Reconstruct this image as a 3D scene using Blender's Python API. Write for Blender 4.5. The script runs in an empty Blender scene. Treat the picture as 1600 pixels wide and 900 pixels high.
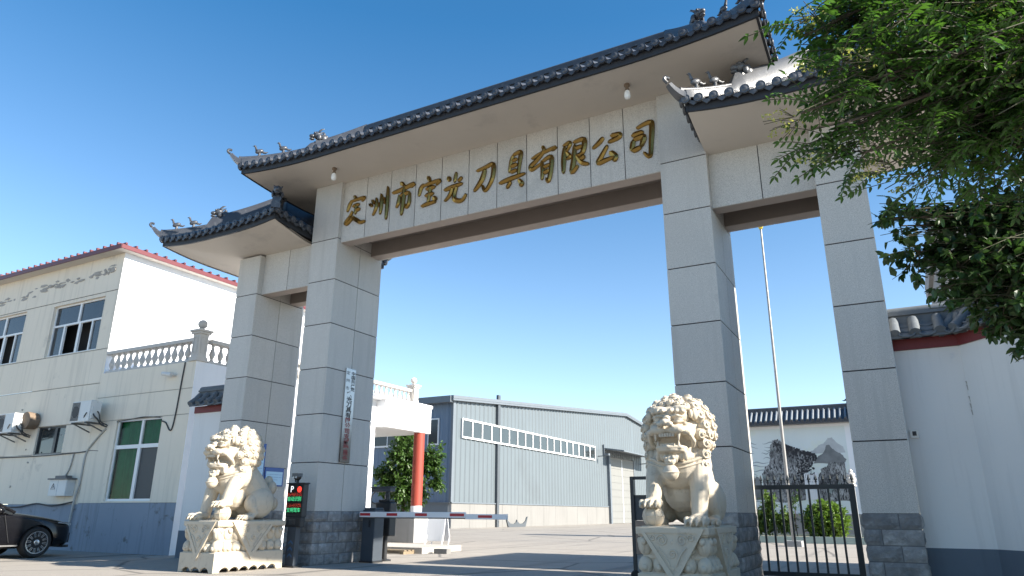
import bpy, bmesh, math, random
from mathutils import Vector, Matrix
from mathutils.bvhtree import BVHTree
R = math.radians
random.seed(7)
SC = bpy.context.scene
COL = SC.collection

# ------------------------------------------------------------------ camera, sky, sun, exposure
cam_d = bpy.data.cameras.new('camera')
cam = bpy.data.objects.new('camera', cam_d)
COL.objects.link(cam)
cam_d.sensor_width = 36.0
cam_d.lens = 1098.55 / 1600.0 * 36.0
cam_d.clip_start = 0.05
cam_d.clip_end = 2000
_r = Vector((0.8792641543622348, 0.47631526584937284, 0.004279529472434233))
_u = Vector((0.14141595448393943, -0.2696079012975893, 0.952529845923636))
_f = Vector((-0.454858301750183, 0.8369201557357492, 0.3044151412991622))
_m = Matrix((_r, _u, -_f)).transposed().to_4x4()
_m.translation = Vector((10.7098, -11.3095, 1.0299))
cam.matrix_world = _m
SC.camera = cam

SUN_EL, SUN_AZ = 30.0, 2.5            # azimuth measured from +x towards +y
world = bpy.data.worlds.new('World')
SC.world = world
world.use_nodes = True
wn = world.node_tree
bg = wn.nodes['Background']
sky = wn.nodes.new('ShaderNodeTexSky')
sky.sky_type = 'NISHITA'
sky.sun_disc = False
sky.sun_elevation = R(SUN_EL)
sky.sun_rotation = R(90.0 - SUN_AZ)
sky.altitude = 3000.0
sky.air_density = 1.15
sky.dust_density = 0.3
sky.ozone_density = 2.0
hsv = wn.nodes.new('ShaderNodeHueSaturation')
hsv.inputs['Value'].default_value = 0.94
hsv.inputs['Hue'].default_value = 0.492
_tc = wn.nodes.new('ShaderNodeTexCoord')
_sx = wn.nodes.new('ShaderNodeSeparateXYZ')
_mr = wn.nodes.new('ShaderNodeMapRange')
_mr.inputs[1].default_value = 0.0
_mr.inputs[2].default_value = 0.62
_mr.inputs[3].default_value = 0.82
_mr.inputs[4].default_value = 1.28
wn.links.new(_tc.outputs['Generated'], _sx.inputs[0])
wn.links.new(_sx.outputs[2], _mr.inputs[0])
wn.links.new(_mr.outputs[0], hsv.inputs['Saturation'])
wn.links.new(sky.outputs[0], hsv.inputs['Color'])
wn.links.new(hsv.outputs[0], bg.inputs[0])
bg.inputs[1].default_value = 0.10

sun_d = bpy.data.lights.new('sun', 'SUN')
sun = bpy.data.objects.new('sun', sun_d)
COL.objects.link(sun)
sun_d.energy = 5.0
sun_d.angle = R(0.53)
sun_d.color = (1.0, 0.93, 0.82)
_sd = Vector((math.cos(R(SUN_EL)) * math.cos(R(SUN_AZ)), math.cos(R(SUN_EL)) * math.sin(R(SUN_AZ)), math.sin(R(SUN_EL))))
sun.rotation_euler = _sd.to_track_quat('Z', 'Y').to_euler()
sun.location = (30, 0, 25)

vs = SC.view_settings
vs.view_transform = 'Standard'
vs.look = 'None'
vs.gamma = 1.0
vs.use_curve_mapping = False
vs.exposure = 1.5

# ------------------------------------------------------------------ materials
def _n(nt, t, **kw):
    n = nt.nodes.new(t)
    for k, v in kw.items():
        setattr(n, k, v)
    return n

def mixrgb(nt, fac, a, b, blend='MIX'):
    m = nt.nodes.new('ShaderNodeMix')
    m.data_type = 'RGBA'
    m.blend_type = blend
    for s, v in ((m.inputs[0], fac), (m.inputs[6], a), (m.inputs[7], b)):
        if hasattr(v, 'links'):
            nt.links.new(v, s)
        elif isinstance(v, (int, float)):
            s.default_value = v
        else:
            s.default_value = (*v, 1.0) if len(v) == 3 else v
    return m.outputs[2]

def ramp(nt, src, p0, p1, c0=(0, 0, 0), c1=(1, 1, 1)):
    r = nt.nodes.new('ShaderNodeValToRGB')
    r.color_ramp.elements[0].position = p0
    r.color_ramp.elements[1].position = p1
    r.color_ramp.elements[0].color = (*c0, 1)
    r.color_ramp.elements[1].color = (*c1, 1)
    nt.links.new(src, r.inputs[0])
    return r.outputs[0]

def noise(nt, scale, detail=4, rough=0.55, stretch=None, coord='Object', dist=0.0):
    tc = nt.nodes.new('ShaderNodeTexCoord')
    src = tc.outputs[coord]
    if stretch:
        mp = nt.nodes.new('ShaderNodeMapping')
        mp.inputs['Scale'].default_value = stretch
        nt.links.new(src, mp.inputs[0])
        src = mp.outputs[0]
    n = nt.nodes.new('ShaderNodeTexNoise')
    n.inputs['Scale'].default_value = scale
    n.inputs['Detail'].default_value = detail
    n.inputs['Roughness'].default_value = rough
    n.inputs['Distortion'].default_value = dist
    nt.links.new(src, n.inputs['Vector'])
    return n.outputs['Fac']

def new_mat(name):
    m = bpy.data.materials.new(name)
    m.use_nodes = True
    nt = m.node_tree
    return m, nt, nt.nodes['Principled BSDF']

def add_bump(nt, p, src, strength, dist=0.02):
    b = nt.nodes.new('ShaderNodeBump')
    b.inputs['Strength'].default_value = strength
    b.inputs['Distance'].default_value = dist
    nt.links.new(src, b.inputs['Height'])
    nt.links.new(b.outputs[0], p.inputs['Normal'])

def M(name, col, rough=0.6, var=0.12, scale=3.0, metal=0.0, bump=0.0, bscale=40.0, spec=None, speck=None, streak=0.0, dirt=None, island=0.0):
    """surface with blotchy variation, optional specks (granite), vertical streaks and dirt patches"""
    m, nt, p = new_mat(name)
    c = mixrgb(nt, noise(nt, scale), [x * (1 - var) for x in col], [min(1, x * (1 + var)) for x in col])
    if speck:
        sc, amt = speck
        n2 = noise(nt, sc, 2, 0.7)
        c = mixrgb(nt, ramp(nt, n2, 0.38, 0.50, (1, 1, 1), (0, 0, 0)), c, [x * (1 - amt) for x in col])
        n3 = noise(nt, sc * 1.3, 2, 0.7, stretch=(1.1, .9, 1.2))
        c = mixrgb(nt, ramp(nt, n3, 0.56, 0.66), c, [min(1, x * (1 + amt * .7)) for x in col])
    if streak:
        n4 = noise(nt, 2.5, 5, 0.6, stretch=(2.6, 2.6, 0.16))
        c = mixrgb(nt, ramp(nt, n4, 0.52, 0.75), c, [x * (1 - streak) for x in col])
    if dirt:
        dcol, lo, hi, dsc = dirt
        n5 = noise(nt, dsc, 6, 0.65)
        c = mixrgb(nt, ramp(nt, n5, lo, hi), c, dcol)
    if island:
        ge = nt.nodes.new('ShaderNodeNewGeometry')
        c = mixrgb(nt, 1.0, c, ramp(nt, ge.outputs['Random Per Island'], 0.0, 1.0, (1 - island,) * 3, (1 + island, 1 + island * .9, 1 + island * .75)), 'MULTIPLY')
    nt.links.new(c, p.inputs['Base Color'])
    p.inputs['Roughness'].default_value = rough
    p.inputs['Metallic'].default_value = metal
    if spec is not None:
        p.inputs['Specular IOR Level'].default_value = spec
    if bump:
        add_bump(nt, p, noise(nt, bscale, 5, 0.6), bump)
    return m

def emis(name, col, strength):
    m, nt, p = new_mat(name)
    p.inputs['Base Color'].default_value = (*[c * .3 for c in col], 1)
    p.inputs['Emission Color'].default_value = (*col, 1)
    p.inputs['Emission Strength'].default_value = strength
    return m

def leaf_mat(name, dark, light, scale=2.5, trans=0.35):
    m, nt, p = new_mat(name)
    c = mixrgb(nt, ramp(nt, noise(nt, scale, 3), 0.3, 0.7), dark, light)
    c = mixrgb(nt, ramp(nt, noise(nt, 30, 2), 0.4, 0.7), c, [x * 1.5 for x in light])
    nt.links.new(c, p.inputs['Base Color'])
    p.inputs['Roughness'].default_value = 0.42
    tr = nt.nodes.new('ShaderNodeBsdfTranslucent')
    c2 = mixrgb(nt, 0.5, c, (light[0] * 1.8, light[1] * 1.9, light[2] * 0.6))
    nt.links.new(c2, tr.inputs[0])
    mx = nt.nodes.new('ShaderNodeMixShader')
    mx.inputs[0].default_value = trans
    nt.links.new(p.outputs[0], mx.inputs[1])
    nt.links.new(tr.outputs[0], mx.inputs[2])
    nt.links.new(mx.outputs[0], nt.nodes['Material Output'].inputs[0])
    return m

def glass_mat(name, tint, transp=0.35):
    m, nt, p = new_mat(name)
    p.inputs['Base Color'].default_value = (*tint, 1)
    p.inputs['Roughness'].default_value = 0.06
    p.inputs['Specular IOR Level'].default_value = 0.7
    tr = nt.nodes.new('ShaderNodeBsdfTransparent')
    tr.inputs[0].default_value = (*[min(1, .55 + t) for t in tint], 1)
    mx = nt.nodes.new('ShaderNodeMixShader')
    mx.inputs[0].default_value = transp
    nt.links.new(p.outputs[0], mx.inputs[1])
    nt.links.new(tr.outputs[0], mx.inputs[2])
    nt.links.new(mx.outputs[0], nt.nodes['Material Output'].inputs[0])
    return m

MT = dict(
    granite=M('granite', (.50, .48, .445), .62, .07, 1.2, speck=(85, .38), streak=.16, bump=.05, bscale=120, island=.07, dirt=((.36, .35, .325), .62, .80, .8)),
    joint=M('joint', (.05, .05, .055), .9, .2, 6),
    rock=M('rock', (.215, .215, .215), .85, .5, 8, bump=.9, bscale=20, dirt=((.34, .34, .335), .5, .66, 5), island=.25),
    mortar=M('mortar', (.13, .13, .13), .95, .3, 9, bump=.3),
    soffit=M('soffit', (.55, .50, .44), .85, .10, .7, bump=.06, bscale=30, dirt=((.40, .365, .33), .58, .78, .9)),
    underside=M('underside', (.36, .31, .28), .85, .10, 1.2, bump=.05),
    recess=M('recess', (.20, .17, .15), .9, .15, 1.5),  # darker copy of the beam plaster; the recess shade is in its colour
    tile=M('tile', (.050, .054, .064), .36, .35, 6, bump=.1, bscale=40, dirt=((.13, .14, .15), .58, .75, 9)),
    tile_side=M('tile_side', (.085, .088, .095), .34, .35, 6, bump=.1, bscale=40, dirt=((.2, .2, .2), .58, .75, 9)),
    fascia=M('fascia', (.022, .023, .027), .6, .2, 5),
    coping=M('coping', (.095, .11, .125), .7, .25, 7, bump=.2, bscale=30, dirt=((.15, .165, .175), .55, .75, 11)),
    tile_pale=M('tile_pale', (.17, .19, .21), .6, .2, 7),  # roof rolls of the screen wall, their sunlit tone put into the colour
    oxblood=M('oxblood', (.14, .016, .018), .6, .2, 4, streak=.25),
    white=M('white', (.74, .75, .77), .8, .03, 1.1, bump=.04, bscale=20, streak=.06),
    white_wall=M('white_wall', (.68, .665, .64), .85, .06, .7, bump=.06, bscale=16, streak=.13, dirt=((.5, .52, .55), .68, .85, 1.3)),
    slate=M('slate', (.10, .125, .155), .75, .15, 2, streak=.15, bump=.06),
    cream=M('cream', (.74, .66, .54), .85, .07, .8, bump=.06, bscale=18, streak=.17, dirt=((.40, .365, .31), .62, .80, 1.1)),
    dado=M('dado', (.225, .265, .32), .8, .14, 1.2, streak=.36, bump=.08, bscale=18, dirt=((.12, .13, .14), .60, .70, 2.6)),
    cement=M('cement', (.30, .30, .295), .9, .15, 2.0, bump=.15, bscale=22, streak=.15),
    platform=M('platform', (.36, .335, .30), .9, .12, 2.0, bump=.15, bscale=22),
    balus=M('balus', (.50, .475, .44), .8, .12, 5, bump=.08, streak=.1),
    red_roof=M('red_roof', (.115, .020, .024), .45, .15, 2),
    stain=M('stain', (.36, .335, .30), .95, .3, 9),
    upvc=M('upvc', (.74, .74, .73), .45, .05, 3),
    dark_alu=M('dark_alu', (.035, .04, .045), .45, .1, 3),
    pane=glass_mat('pane', (.05, .06, .07), .25),
    pane_clear=glass_mat('pane_clear', (.02, .03, .03), .82),
    pane_shed=M('pane_shed', (.05, .062, .068), .12, .25, .4, spec=.35),
    pane_dark=M('pane_dark', (.025, .03, .032), .12, .2, .5, spec=.5),
    mesh_grey=M('mesh_grey', (.055, .058, .06), .6, .08, 3),
    curtain=M('curtain', (.015, .36, .12), .7, .3, 4, streak=.35),
    room=M('room', (.02, .02, .02), .95, .2, 2),
    plastic=M('plastic', (.62, .62, .60), .5, .06, 4, dirt=((.42, .41, .38), .62, .8, 5)),
    grille=M('grille', (.12, .12, .12), .6, .1, 4),
    rust=M('rust', (.18, .13, .09), .8, .3, 10),
    cable=M('cable', (.06, .06, .06), .7, .1, 4),
    conduit=M('conduit', (.42, .41, .38), .6, .1, 4),
    black=M('black', (.018, .019, .021), .45, .15, 5),
    charcoal=M('charcoal', (.045, .055, .068), .5, .15, 5),
    led_black=M('led_black', (.008, .008, .009), .3, .1, 5),
    blue_mark=M('blue_mark', (.04, .10, .20), .5, .1, 5),
    steel=M('steel', (.30, .285, .265), .45, .15, 3, metal=.4),
    brushed=M('brushed', (.46, .46, .45), .38, .12, 2.5, metal=.85, dirt=((.30, .27, .24), .5, .72, 1.6)),
    gold=M('gold', (.22, .14, .042), .24, .12, 6, metal=1.0),
    tarnish=M('tarnish', (.20, .165, .135), .4, .25, 3, metal=.6),
    ink=M('ink', (.03, .027, .025), .6, .1, 8),
    ink_red=M('ink_red', (.20, .02, .02), .6, .1, 8),
    boom_white=M('boom_white', (.72, .73, .75), .4, .05, 4),
    boom_red=M('boom_red', (.42, .02, .03), .45, .1, 4),
    red_paint=M('red_paint', (.27, .040, .022), .6, .10, 1.6, streak=.15),
    shed_pipe=M('shed_pipe', (.075, .085, .095), .5, .1, 2),
    shed=M('shed', (.118, .140, .154), .42, .09, .25, streak=.12, dirt=((.10, .115, .125), .6, .75, .12)),
    shed_side=M('shed_side', (.13, .18, .25), .45, .10, .4, streak=.12),
    shed_base=M('shed_base', (.20, .195, .185), .85, .12, .5, streak=.18),
    shed_trim=M('shed_trim', (.13, .15, .17), .5, .1, 2),
    shed_door=M('shed_door', (.19, .19, .18), .55, .08, .7, streak=.12),
    carpaint=M('carpaint', (.006, .006, .0075), .14, .1, 4, spec=.45),
    tyre=M('tyre', (.018, .018, .018), .8, .2, 8),
    alloy=M('alloy', (.58, .58, .58), .25, .1, 4, metal=.9),
    carglass=M('carglass', (.012, .014, .016), .05, .1, 3, spec=.7),
    lamp_clear=M('lamp_clear', (.45, .46, .47), .08, .1, 5, spec=.8),
    bulb=M('bulb', (.82, .82, .80), .25, .03, 5),
    bark=M('bark', (.085, .068, .052), .95, .3, 9, bump=.7, bscale=30, ),
    twig=M('twig', (.06, .06, .035), .9, .3, 9),
    leaf_a=leaf_mat('leaf_a', (.018, .048, .012), (.050, .115, .021), 2.2, .38),
    leaf_b=leaf_mat('leaf_b', (.014, .034, .013), (.032, .070, .020), 2.5, .32),
    leaf_hedge=leaf_mat('leaf_hedge', (.05, .10, .015), (.12, .20, .03), 3, .3),
    leaf_shrub=leaf_mat('leaf_shrub', (.045, .085, .018), (.10, .16, .035), 3, .3),
    leaf_pot=leaf_mat('leaf_pot', (.022, .058, .012), (.055, .11, .022), 2, .3),
    flower=leaf_mat('flower', (.22, .24, .05), (.34, .34, .10), 8, .3),
    kerb_green=M('kerb_green', (.30, .37, .33), .8, .1, 2),
    timber=M('timber', (.22, .17, .11), .85, .3, 5, streak=.3),
    board_blue=M('board_blue', (.02, .09, .34), .4, .1, 4),
    board_pale=M('board_pale', (.45, .68, .85), .4, .05, 4),
    board_line=M('board_line', (.22, .38, .60), .5, .05, 4),
    gate_paint=M('gate_paint', (.022, .032, .038), .45, .2, 6),
    fencegold=M('fencegold', (.55, .45, .06), .4, .1, 6),
    dim_rose=M('dim_rose', (.28, .20, .15), .8, .2, 4),
)

def marble():
    m, nt, p = new_mat('carved_stone')
    c = mixrgb(nt, noise(nt, 4.0, 6, .65), (.45, .39, .30), (.55, .485, .385))
    c = mixrgb(nt, ramp(nt, noise(nt, 9, 6, .7), .56, .72), c, (.37, .31, .235))
    c = mixrgb(nt, ramp(nt, noise(nt, 3.0, 5, .6, stretch=(1.5, 1.5, .5)), .60, .76), c, (.35, .325, .285))
    nt.links.new(c, p.inputs['Base Color'])
    p.inputs['Roughness'].default_value = .7
    add_bump(nt, p, noise(nt, 60, 5, .65), .18, .02)
    return m
MT['marble'] = marble()

def concrete_ground():
    m, nt, p = new_mat('concrete_ground')
    c = mixrgb(nt, noise(nt, .35, 8, .62), (.29, .262, .225), (.39, .352, .30))
    c = mixrgb(nt, ramp(nt, noise(nt, 1.3, 8, .7), .55, .72), c, (.25, .228, .198))
    c = mixrgb(nt, ramp(nt, noise(nt, .9, 6, .6, stretch=(.35, 1.6, 1), dist=.6), .58, .70), c, (.42, .378, .32))
    c = mixrgb(nt, ramp(nt, noise(nt, 1.0, 5, .6, stretch=(1.5, .06, 1), dist=.3), .54, .66), c, (.175, .16, .14))
    c = mixrgb(nt, ramp(nt, noise(nt, .55, 3, .5), .70, .74), c, (.17, .157, .14))
    c = mixrgb(nt, ramp(nt, noise(nt, 60, 3, .7), .35, .62), [x for x in (.22, .20, .18)], c)
    tc = nt.nodes.new('ShaderNodeTexCoord')
    mp = nt.nodes.new('ShaderNodeMapping')
    nt.links.new(tc.outputs['Object'], mp.inputs[0])
    ad = nt.nodes.new('ShaderNodeMix'); ad.data_type = 'VECTOR'
    ad.inputs[0].default_value = .12
    nz = nt.nodes.new('ShaderNodeTexNoise'); nz.inputs['Scale'].default_value = 1.2; nz.inputs['Detail'].default_value = 6
    nt.links.new(mp.outputs[0], nz.inputs['Vector'])
    nt.links.new(mp.outputs[0], ad.inputs[4]); nt.links.new(nz.outputs['Color'], ad.inputs[5])
    vo = nt.nodes.new('ShaderNodeTexVoronoi'); vo.feature = 'DISTANCE_TO_EDGE'
    vo.inputs['Scale'].default_value = .22
    nt.links.new(ad.outputs[1], vo.inputs['Vector'])
    crack = ramp(nt, vo.outputs['Distance'], .003, .010, (1, 1, 1), (0, 0, 0))
    c = mixrgb(nt, crack, c, (.12, .11, .10))
    nt.links.new(c, p.inputs['Base Color'])
    p.inputs['Roughness'].default_value = .9
    add_bump(nt, p, noise(nt, 22, 8, .7), .35, .02)
    return m
MT['concrete'] = concrete_ground()

def plaque_metal():
    """brushed plate, darker and browner towards its lower end"""
    m, nt, p = new_mat('plaque_metal')
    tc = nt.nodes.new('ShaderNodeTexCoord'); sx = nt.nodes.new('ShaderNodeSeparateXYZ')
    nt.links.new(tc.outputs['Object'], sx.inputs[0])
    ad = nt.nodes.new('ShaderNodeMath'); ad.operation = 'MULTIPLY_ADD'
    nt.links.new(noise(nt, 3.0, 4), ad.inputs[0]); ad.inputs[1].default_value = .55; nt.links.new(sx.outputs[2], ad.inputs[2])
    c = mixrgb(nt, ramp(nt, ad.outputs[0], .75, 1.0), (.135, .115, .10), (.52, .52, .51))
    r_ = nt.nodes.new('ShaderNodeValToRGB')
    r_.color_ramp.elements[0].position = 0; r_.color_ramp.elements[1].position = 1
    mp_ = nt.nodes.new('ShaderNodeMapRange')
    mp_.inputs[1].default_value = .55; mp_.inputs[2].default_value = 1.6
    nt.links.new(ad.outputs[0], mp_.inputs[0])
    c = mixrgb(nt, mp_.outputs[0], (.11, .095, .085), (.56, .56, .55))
    nt.links.new(c, p.inputs['Base Color'])
    p.inputs['Metallic'].default_value = .7
    p.inputs['Roughness'].default_value = .42
    return m
MT['plaque_metal'] = plaque_metal()

def ink_wash():
    """brush-painted rock: grey wash broken by dark dry strokes"""
    m, nt, p = new_mat('ink_wash')
    c = mixrgb(nt, ramp(nt, noise(nt, 2.0, 5, .65), .35, .65), (.05, .05, .055), (.42, .43, .43))
    c = mixrgb(nt, ramp(nt, noise(nt, 5, 6, .7, stretch=(3.2, 1, .8), dist=1.6), .44, .52, (1, 1, 1), (0, 0, 0)), c, (.02, .02, .024))
    c = mixrgb(nt, ramp(nt, noise(nt, 1.3, 3, .5), .62, .72), c, (.22, .33, .30))
    nt.links.new(c, p.inputs['Base Color'])
    p.inputs['Roughness'].default_value = .8
    return m
MT['ink_wash'] = ink_wash()
MT['ink_pale'] = M('ink_pale', (.42, .44, .45), .8, .35, 2.2)
MT['ink_mid'] = M('ink_mid', (.17, .18, .185), .8, .6, 3.0)
MT['ink_dark'] = M('ink_dark', (.03, .03, .035), .8, .8, 7)
MT['mural_sky'] = M('mural_sky', (.62, .68, .68), .8, .12, .5, dirt=((.66, .68, .50), .52, .7, .35))
MT['mural_line'] = M('mural_line', (.26, .31, .33), .8, .2, 3)

# ------------------------------------------------------------------ object helpers
def _walk(o):
    while o.parent:
        o = o.parent
    return o

def tag(o, label, cat, group=None, kind=None):
    if label: o['label'] = label
    if cat: o['category'] = cat
    if group: o['group'] = group
    if kind: o['kind'] = kind
    return o

def thing(name, label, cat, loc=(0, 0, 0), rotz=0.0, group=None):
    o = bpy.data.objects.new(name, None)
    o.empty_display_size = .2
    COL.objects.link(o)
    o.location = loc
    o.rotation_euler = (0, 0, rotz)
    return tag(o, label, cat, group)

class MB:
    """collects primitive shapes into one mesh"""
    def __init__(s):
        s.v, s.f, s.mi = [], [], []
        s.X = None
    def add(s, vs, fs, mi=0):
        b = len(s.v)
        if s.X is not None:
            vs = [s.X @ Vector(v) for v in vs]
        s.v.extend([tuple(v) for v in vs])
        for f in fs:
            s.f.append(tuple(b + i for i in f))
            s.mi.append(mi)
        return s
    def box(s, x0, x1, y0, y1, z0, z1, mi=0):
        vs = [(x, y, z) for z in (z0, z1) for y in (y0, y1) for x in (x0, x1)]
        return s.add(vs, [(0, 2, 3, 1), (4, 5, 7, 6), (0, 1, 5, 4), (2, 6, 7, 3), (0, 4, 6, 2), (1, 3, 7, 5)], mi)
    def bar(s, a, b, w, h, mi=0, up=(0, 0, 1)):
        a, b = Vector(a), Vector(b)
        d = (b - a).normalized()
        sd = d.cross(Vector(up))
        if sd.length < 1e-4: sd = d.cross(Vector((1, 0, 0)))
        sd.normalize(); u = sd.cross(d)
        vs = []
        for p in (a, b):
            for i, j in ((-1, -1), (1, -1), (1, 1), (-1, 1)):
                vs.append(p + sd * (w * .5 * i) + u * (h * .5 * j))
        return s.add(vs, [(0, 1, 2, 3), (7, 6, 5, 4), (0, 4, 5, 1), (1, 5, 6, 2), (2, 6, 7, 3), (3, 7, 4, 0)], mi)
    def tube(s, pts, r, n=8, mi=0, cap=True):
        pts = [Vector(p) for p in pts]
        rs = r if isinstance(r, (list, tuple)) else [r] * len(pts)
        vs, fs = [], []
        ref = None
        for i, p in enumerate(pts):
            d = (pts[min(i + 1, len(pts) - 1)] - pts[max(i - 1, 0)])
            if d.length < 1e-7: d = Vector((0, 0, 1))
            d.normalize()
            if ref is None:
                ref = d.orthogonal().normalized()
            ref = (ref - d * ref.dot(d))
            if ref.length < 1e-4: ref = d.orthogonal()
            ref.normalize()
            b = d.cross(ref)
            for k in range(n):
                a = 2 * math.pi * k / n
                vs.append(p + (ref * math.cos(a) + b * math.sin(a)) * rs[i])
        for i in range(len(pts) - 1):
            for k in range(n):
                k2 = (k + 1) % n
                fs.append((i * n + k, i * n + k2, (i + 1) * n + k2, (i + 1) * n + k))
        if cap:
            fs.append(tuple(reversed(range(n))))
            fs.append(tuple((len(pts) - 1) * n + k for k in range(n)))
        return s.add(vs, fs, mi)
    def lathe(s, prof, c=(0, 0, 0), n=16, mi=0, axis='z'):
        vs, fs = [], []
        for r_, z_ in prof:
            for k in range(n):
                a = 2 * math.pi * k / n
                x, y = r_ * math.cos(a), r_ * math.sin(a)
                p = {'z': (x, y, z_), 'y': (x, z_, -y), 'x': (z_, x, y)}[axis]
                vs.append((c[0] + p[0], c[1] + p[1], c[2] + p[2]))
        m = len(prof)
        for i in range(m - 1):
            for k in range(n):
                k2 = (k + 1) % n
                fs.append((i * n + k, i * n + k2, (i + 1) * n + k2, (i + 1) * n + k))
        fs.append(tuple(reversed(range(n))))
        fs.append(tuple((m - 1) * n + k for k in range(n)))
        return s.add(vs, fs, mi)
    def ell(s, c, r, nu=14, nv=9, mi=0, rot=None):
        if isinstance(r, (int, float)): r = (r, r, r)
        vs, fs = [], []
        c = Vector(c)
        def P(x, y, z):
            v = Vector((x * r[0], y * r[1], z * r[2]))
            if rot is not None: v = rot @ v
            return c + v
        vs.append(P(0, 0, -1))
        for i in range(1, nv):
            t = math.pi * i / nv
            for k in range(nu):
                a = 2 * math.pi * k / nu
                vs.append(P(math.sin(t) * math.cos(a), math.sin(t) * math.sin(a), -math.cos(t)))
        vs.append(P(0, 0, 1))
        for k in range(nu):
            fs.append((0, 1 + (k + 1) % nu, 1 + k))
        for i in range(nv - 2):
            for k in range(nu):
                a, b = 1 + i * nu + k, 1 + i * nu + (k + 1) % nu
                fs.append((a, b, b + nu, a + nu))
        t = len(vs) - 1
        o = 1 + (nv - 2) * nu
        for k in range(nu):
            fs.append((o + k, o + (k + 1) % nu, t))
        return s.add(vs, fs, mi)
    def prism(s, poly, mapf, d0, d1, mi=0):
        n = len(poly)
        vs = [mapf(a, b, d0) for a, b in poly] + [mapf(a, b, d1) for a, b in poly]
        fs = [tuple(reversed(range(n))), tuple(range(n, 2 * n))]
        fs += [(i, (i + 1) % n, n + (i + 1) % n, n + i) for i in range(n)]
        return s.add(vs, fs, mi)
    def grid(s, P, nu, nv, mi=0):
        vs = [P(i / nu, j / nv) for j in range(nv + 1) for i in range(nu + 1)]
        fs = [(j * (nu + 1) + i, j * (nu + 1) + i + 1, (j + 1) * (nu + 1) + i + 1, (j + 1) * (nu + 1) + i) for j in range(nv) for i in range(nu)]
        return s.add(vs, fs, mi)
    def mesh(s, name, mats):
        me = bpy.data.meshes.new(name)
        me.from_pydata(s.v, [], s.f)
        for m in mats: me.materials.append(MT[m] if isinstance(m, str) else m)
        if len(mats) > 1:
            me.polygons.foreach_set('material_index', s.mi)
        return me
    def build(s, name, mats, parent=None, smooth=None, local=False, fix=True, loc=None):
        if isinstance(mats, str): mats = [mats]
        org = Vector((0, 0, 0))
        if not local:
            if parent is not None: org = Vector(_walk(parent).location)
            elif loc is not None: org = Vector(loc)
        if org.length > 0:
            s.v = [tuple(Vector(v) - org) for v in s.v]
        me = s.mesh(name, mats)
        if fix:
            bm = bmesh.new(); bm.from_mesh(me)
            bmesh.ops.recalc_face_normals(bm, faces=bm.faces)
            bm.to_mesh(me); bm.free()
        if smooth:
            me.polygons.foreach_set('use_smooth', [True] * len(me.polygons))
            me.set_sharp_from_angle(angle=R(smooth))
        o = bpy.data.objects.new(name, me)
        COL.objects.link(o)
        if parent is not None: o.parent = parent
        elif not local: o.location = org
        return o

def bevel(o, w, seg=2):
    b = o.modifiers.new('soft_edge', 'BEVEL')
    b.width = w; b.segments = seg; b.limit_method = 'ANGLE'; b.angle_limit = R(40)
    return o

def text_mesh(txt, size, bold=0.0):
    """outlines of a word in the built-in font, as (verts, faces, width, height)"""
    cu = bpy.data.curves.new('lettering', 'FONT')
    cu.body = txt; cu.size = size; cu.offset = bold; cu.align_x = 'CENTER'; cu.align_y = 'CENTER'
    ob = bpy.data.objects.new('lettering_tmp', cu)
    COL.objects.link(ob)
    dg = bpy.context.evaluated_depsgraph_get()
    me = bpy.data.meshes.new_from_object(ob.evaluated_get(dg))
    vs = [v.co.copy() for v in me.vertices]; fs = [tuple(p.vertices) for p in me.polygons]
    bpy.data.objects.remove(ob); bpy.data.curves.remove(cu); bpy.data.meshes.remove(me)
    return vs, fs

def lettering(mb, txt, size, mapf, mi=0, bold=0.0):
    vs, fs = text_mesh(txt, size, bold)
    if vs:
        mb.add([mapf(v.x, v.y) for v in vs], fs, mi)

def catmull(pts, k=6):
    pts = [Vector(p) for p in pts]
    out = []
    for i in range(len(pts) - 1):
        p0, p1, p2, p3 = pts[max(i - 1, 0)], pts[i], pts[i + 1], pts[min(i + 2, len(pts) - 1)]
        for j in range(k):
            t = j / k
            out.append(.5 * ((2 * p1) + (p2 - p0) * t + (2 * p0 - 5 * p1 + 4 * p2 - p3) * t * t + (3 * p1 - p0 - 3 * p2 + p3) * t ** 3))
    out.append(pts[-1])
    return out
# ------------------------------------------------------------------ ground
g = MB()
g.grid(lambda u, v: (-420 + 840 * u, -420 + 840 * v, 0), 24, 24)
tag(g.build('ground', 'concrete'), None, None, kind='structure')

# ------------------------------------------------------------------ entrance gate
LV = [1.045, 2.018, 3.026, 4.022, 5.021, 6.047, 7.041, 8.462]
GX = 3.8
gate = thing('entrance_gate', 'grey granite company gateway with four pillars, dark tiled roofs and gold lettering', 'gateway', (GX, .8, 0))

def stone_patch(mb, P, w, h):
    """pillowed split-face block; P(a,b,d) maps block coords to the wall"""
    nu, nv = 6, 4
    amp = random.uniform(.018, .040)
    sx, sy = random.uniform(-.4, .4), random.uniform(-.4, .4)
    def Q(u, v):
        e = min(u, 1 - u, v, 1 - v)
        d = .004 if e < 1e-6 else amp * (.60 + .45 * random.random() + sx * (u - .5) + sy * (v - .5))
        return P(.006 + (w - .012) * u, .006 + (h - .012) * v, d)
    mb.grid(Q, nu, nv)

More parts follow.
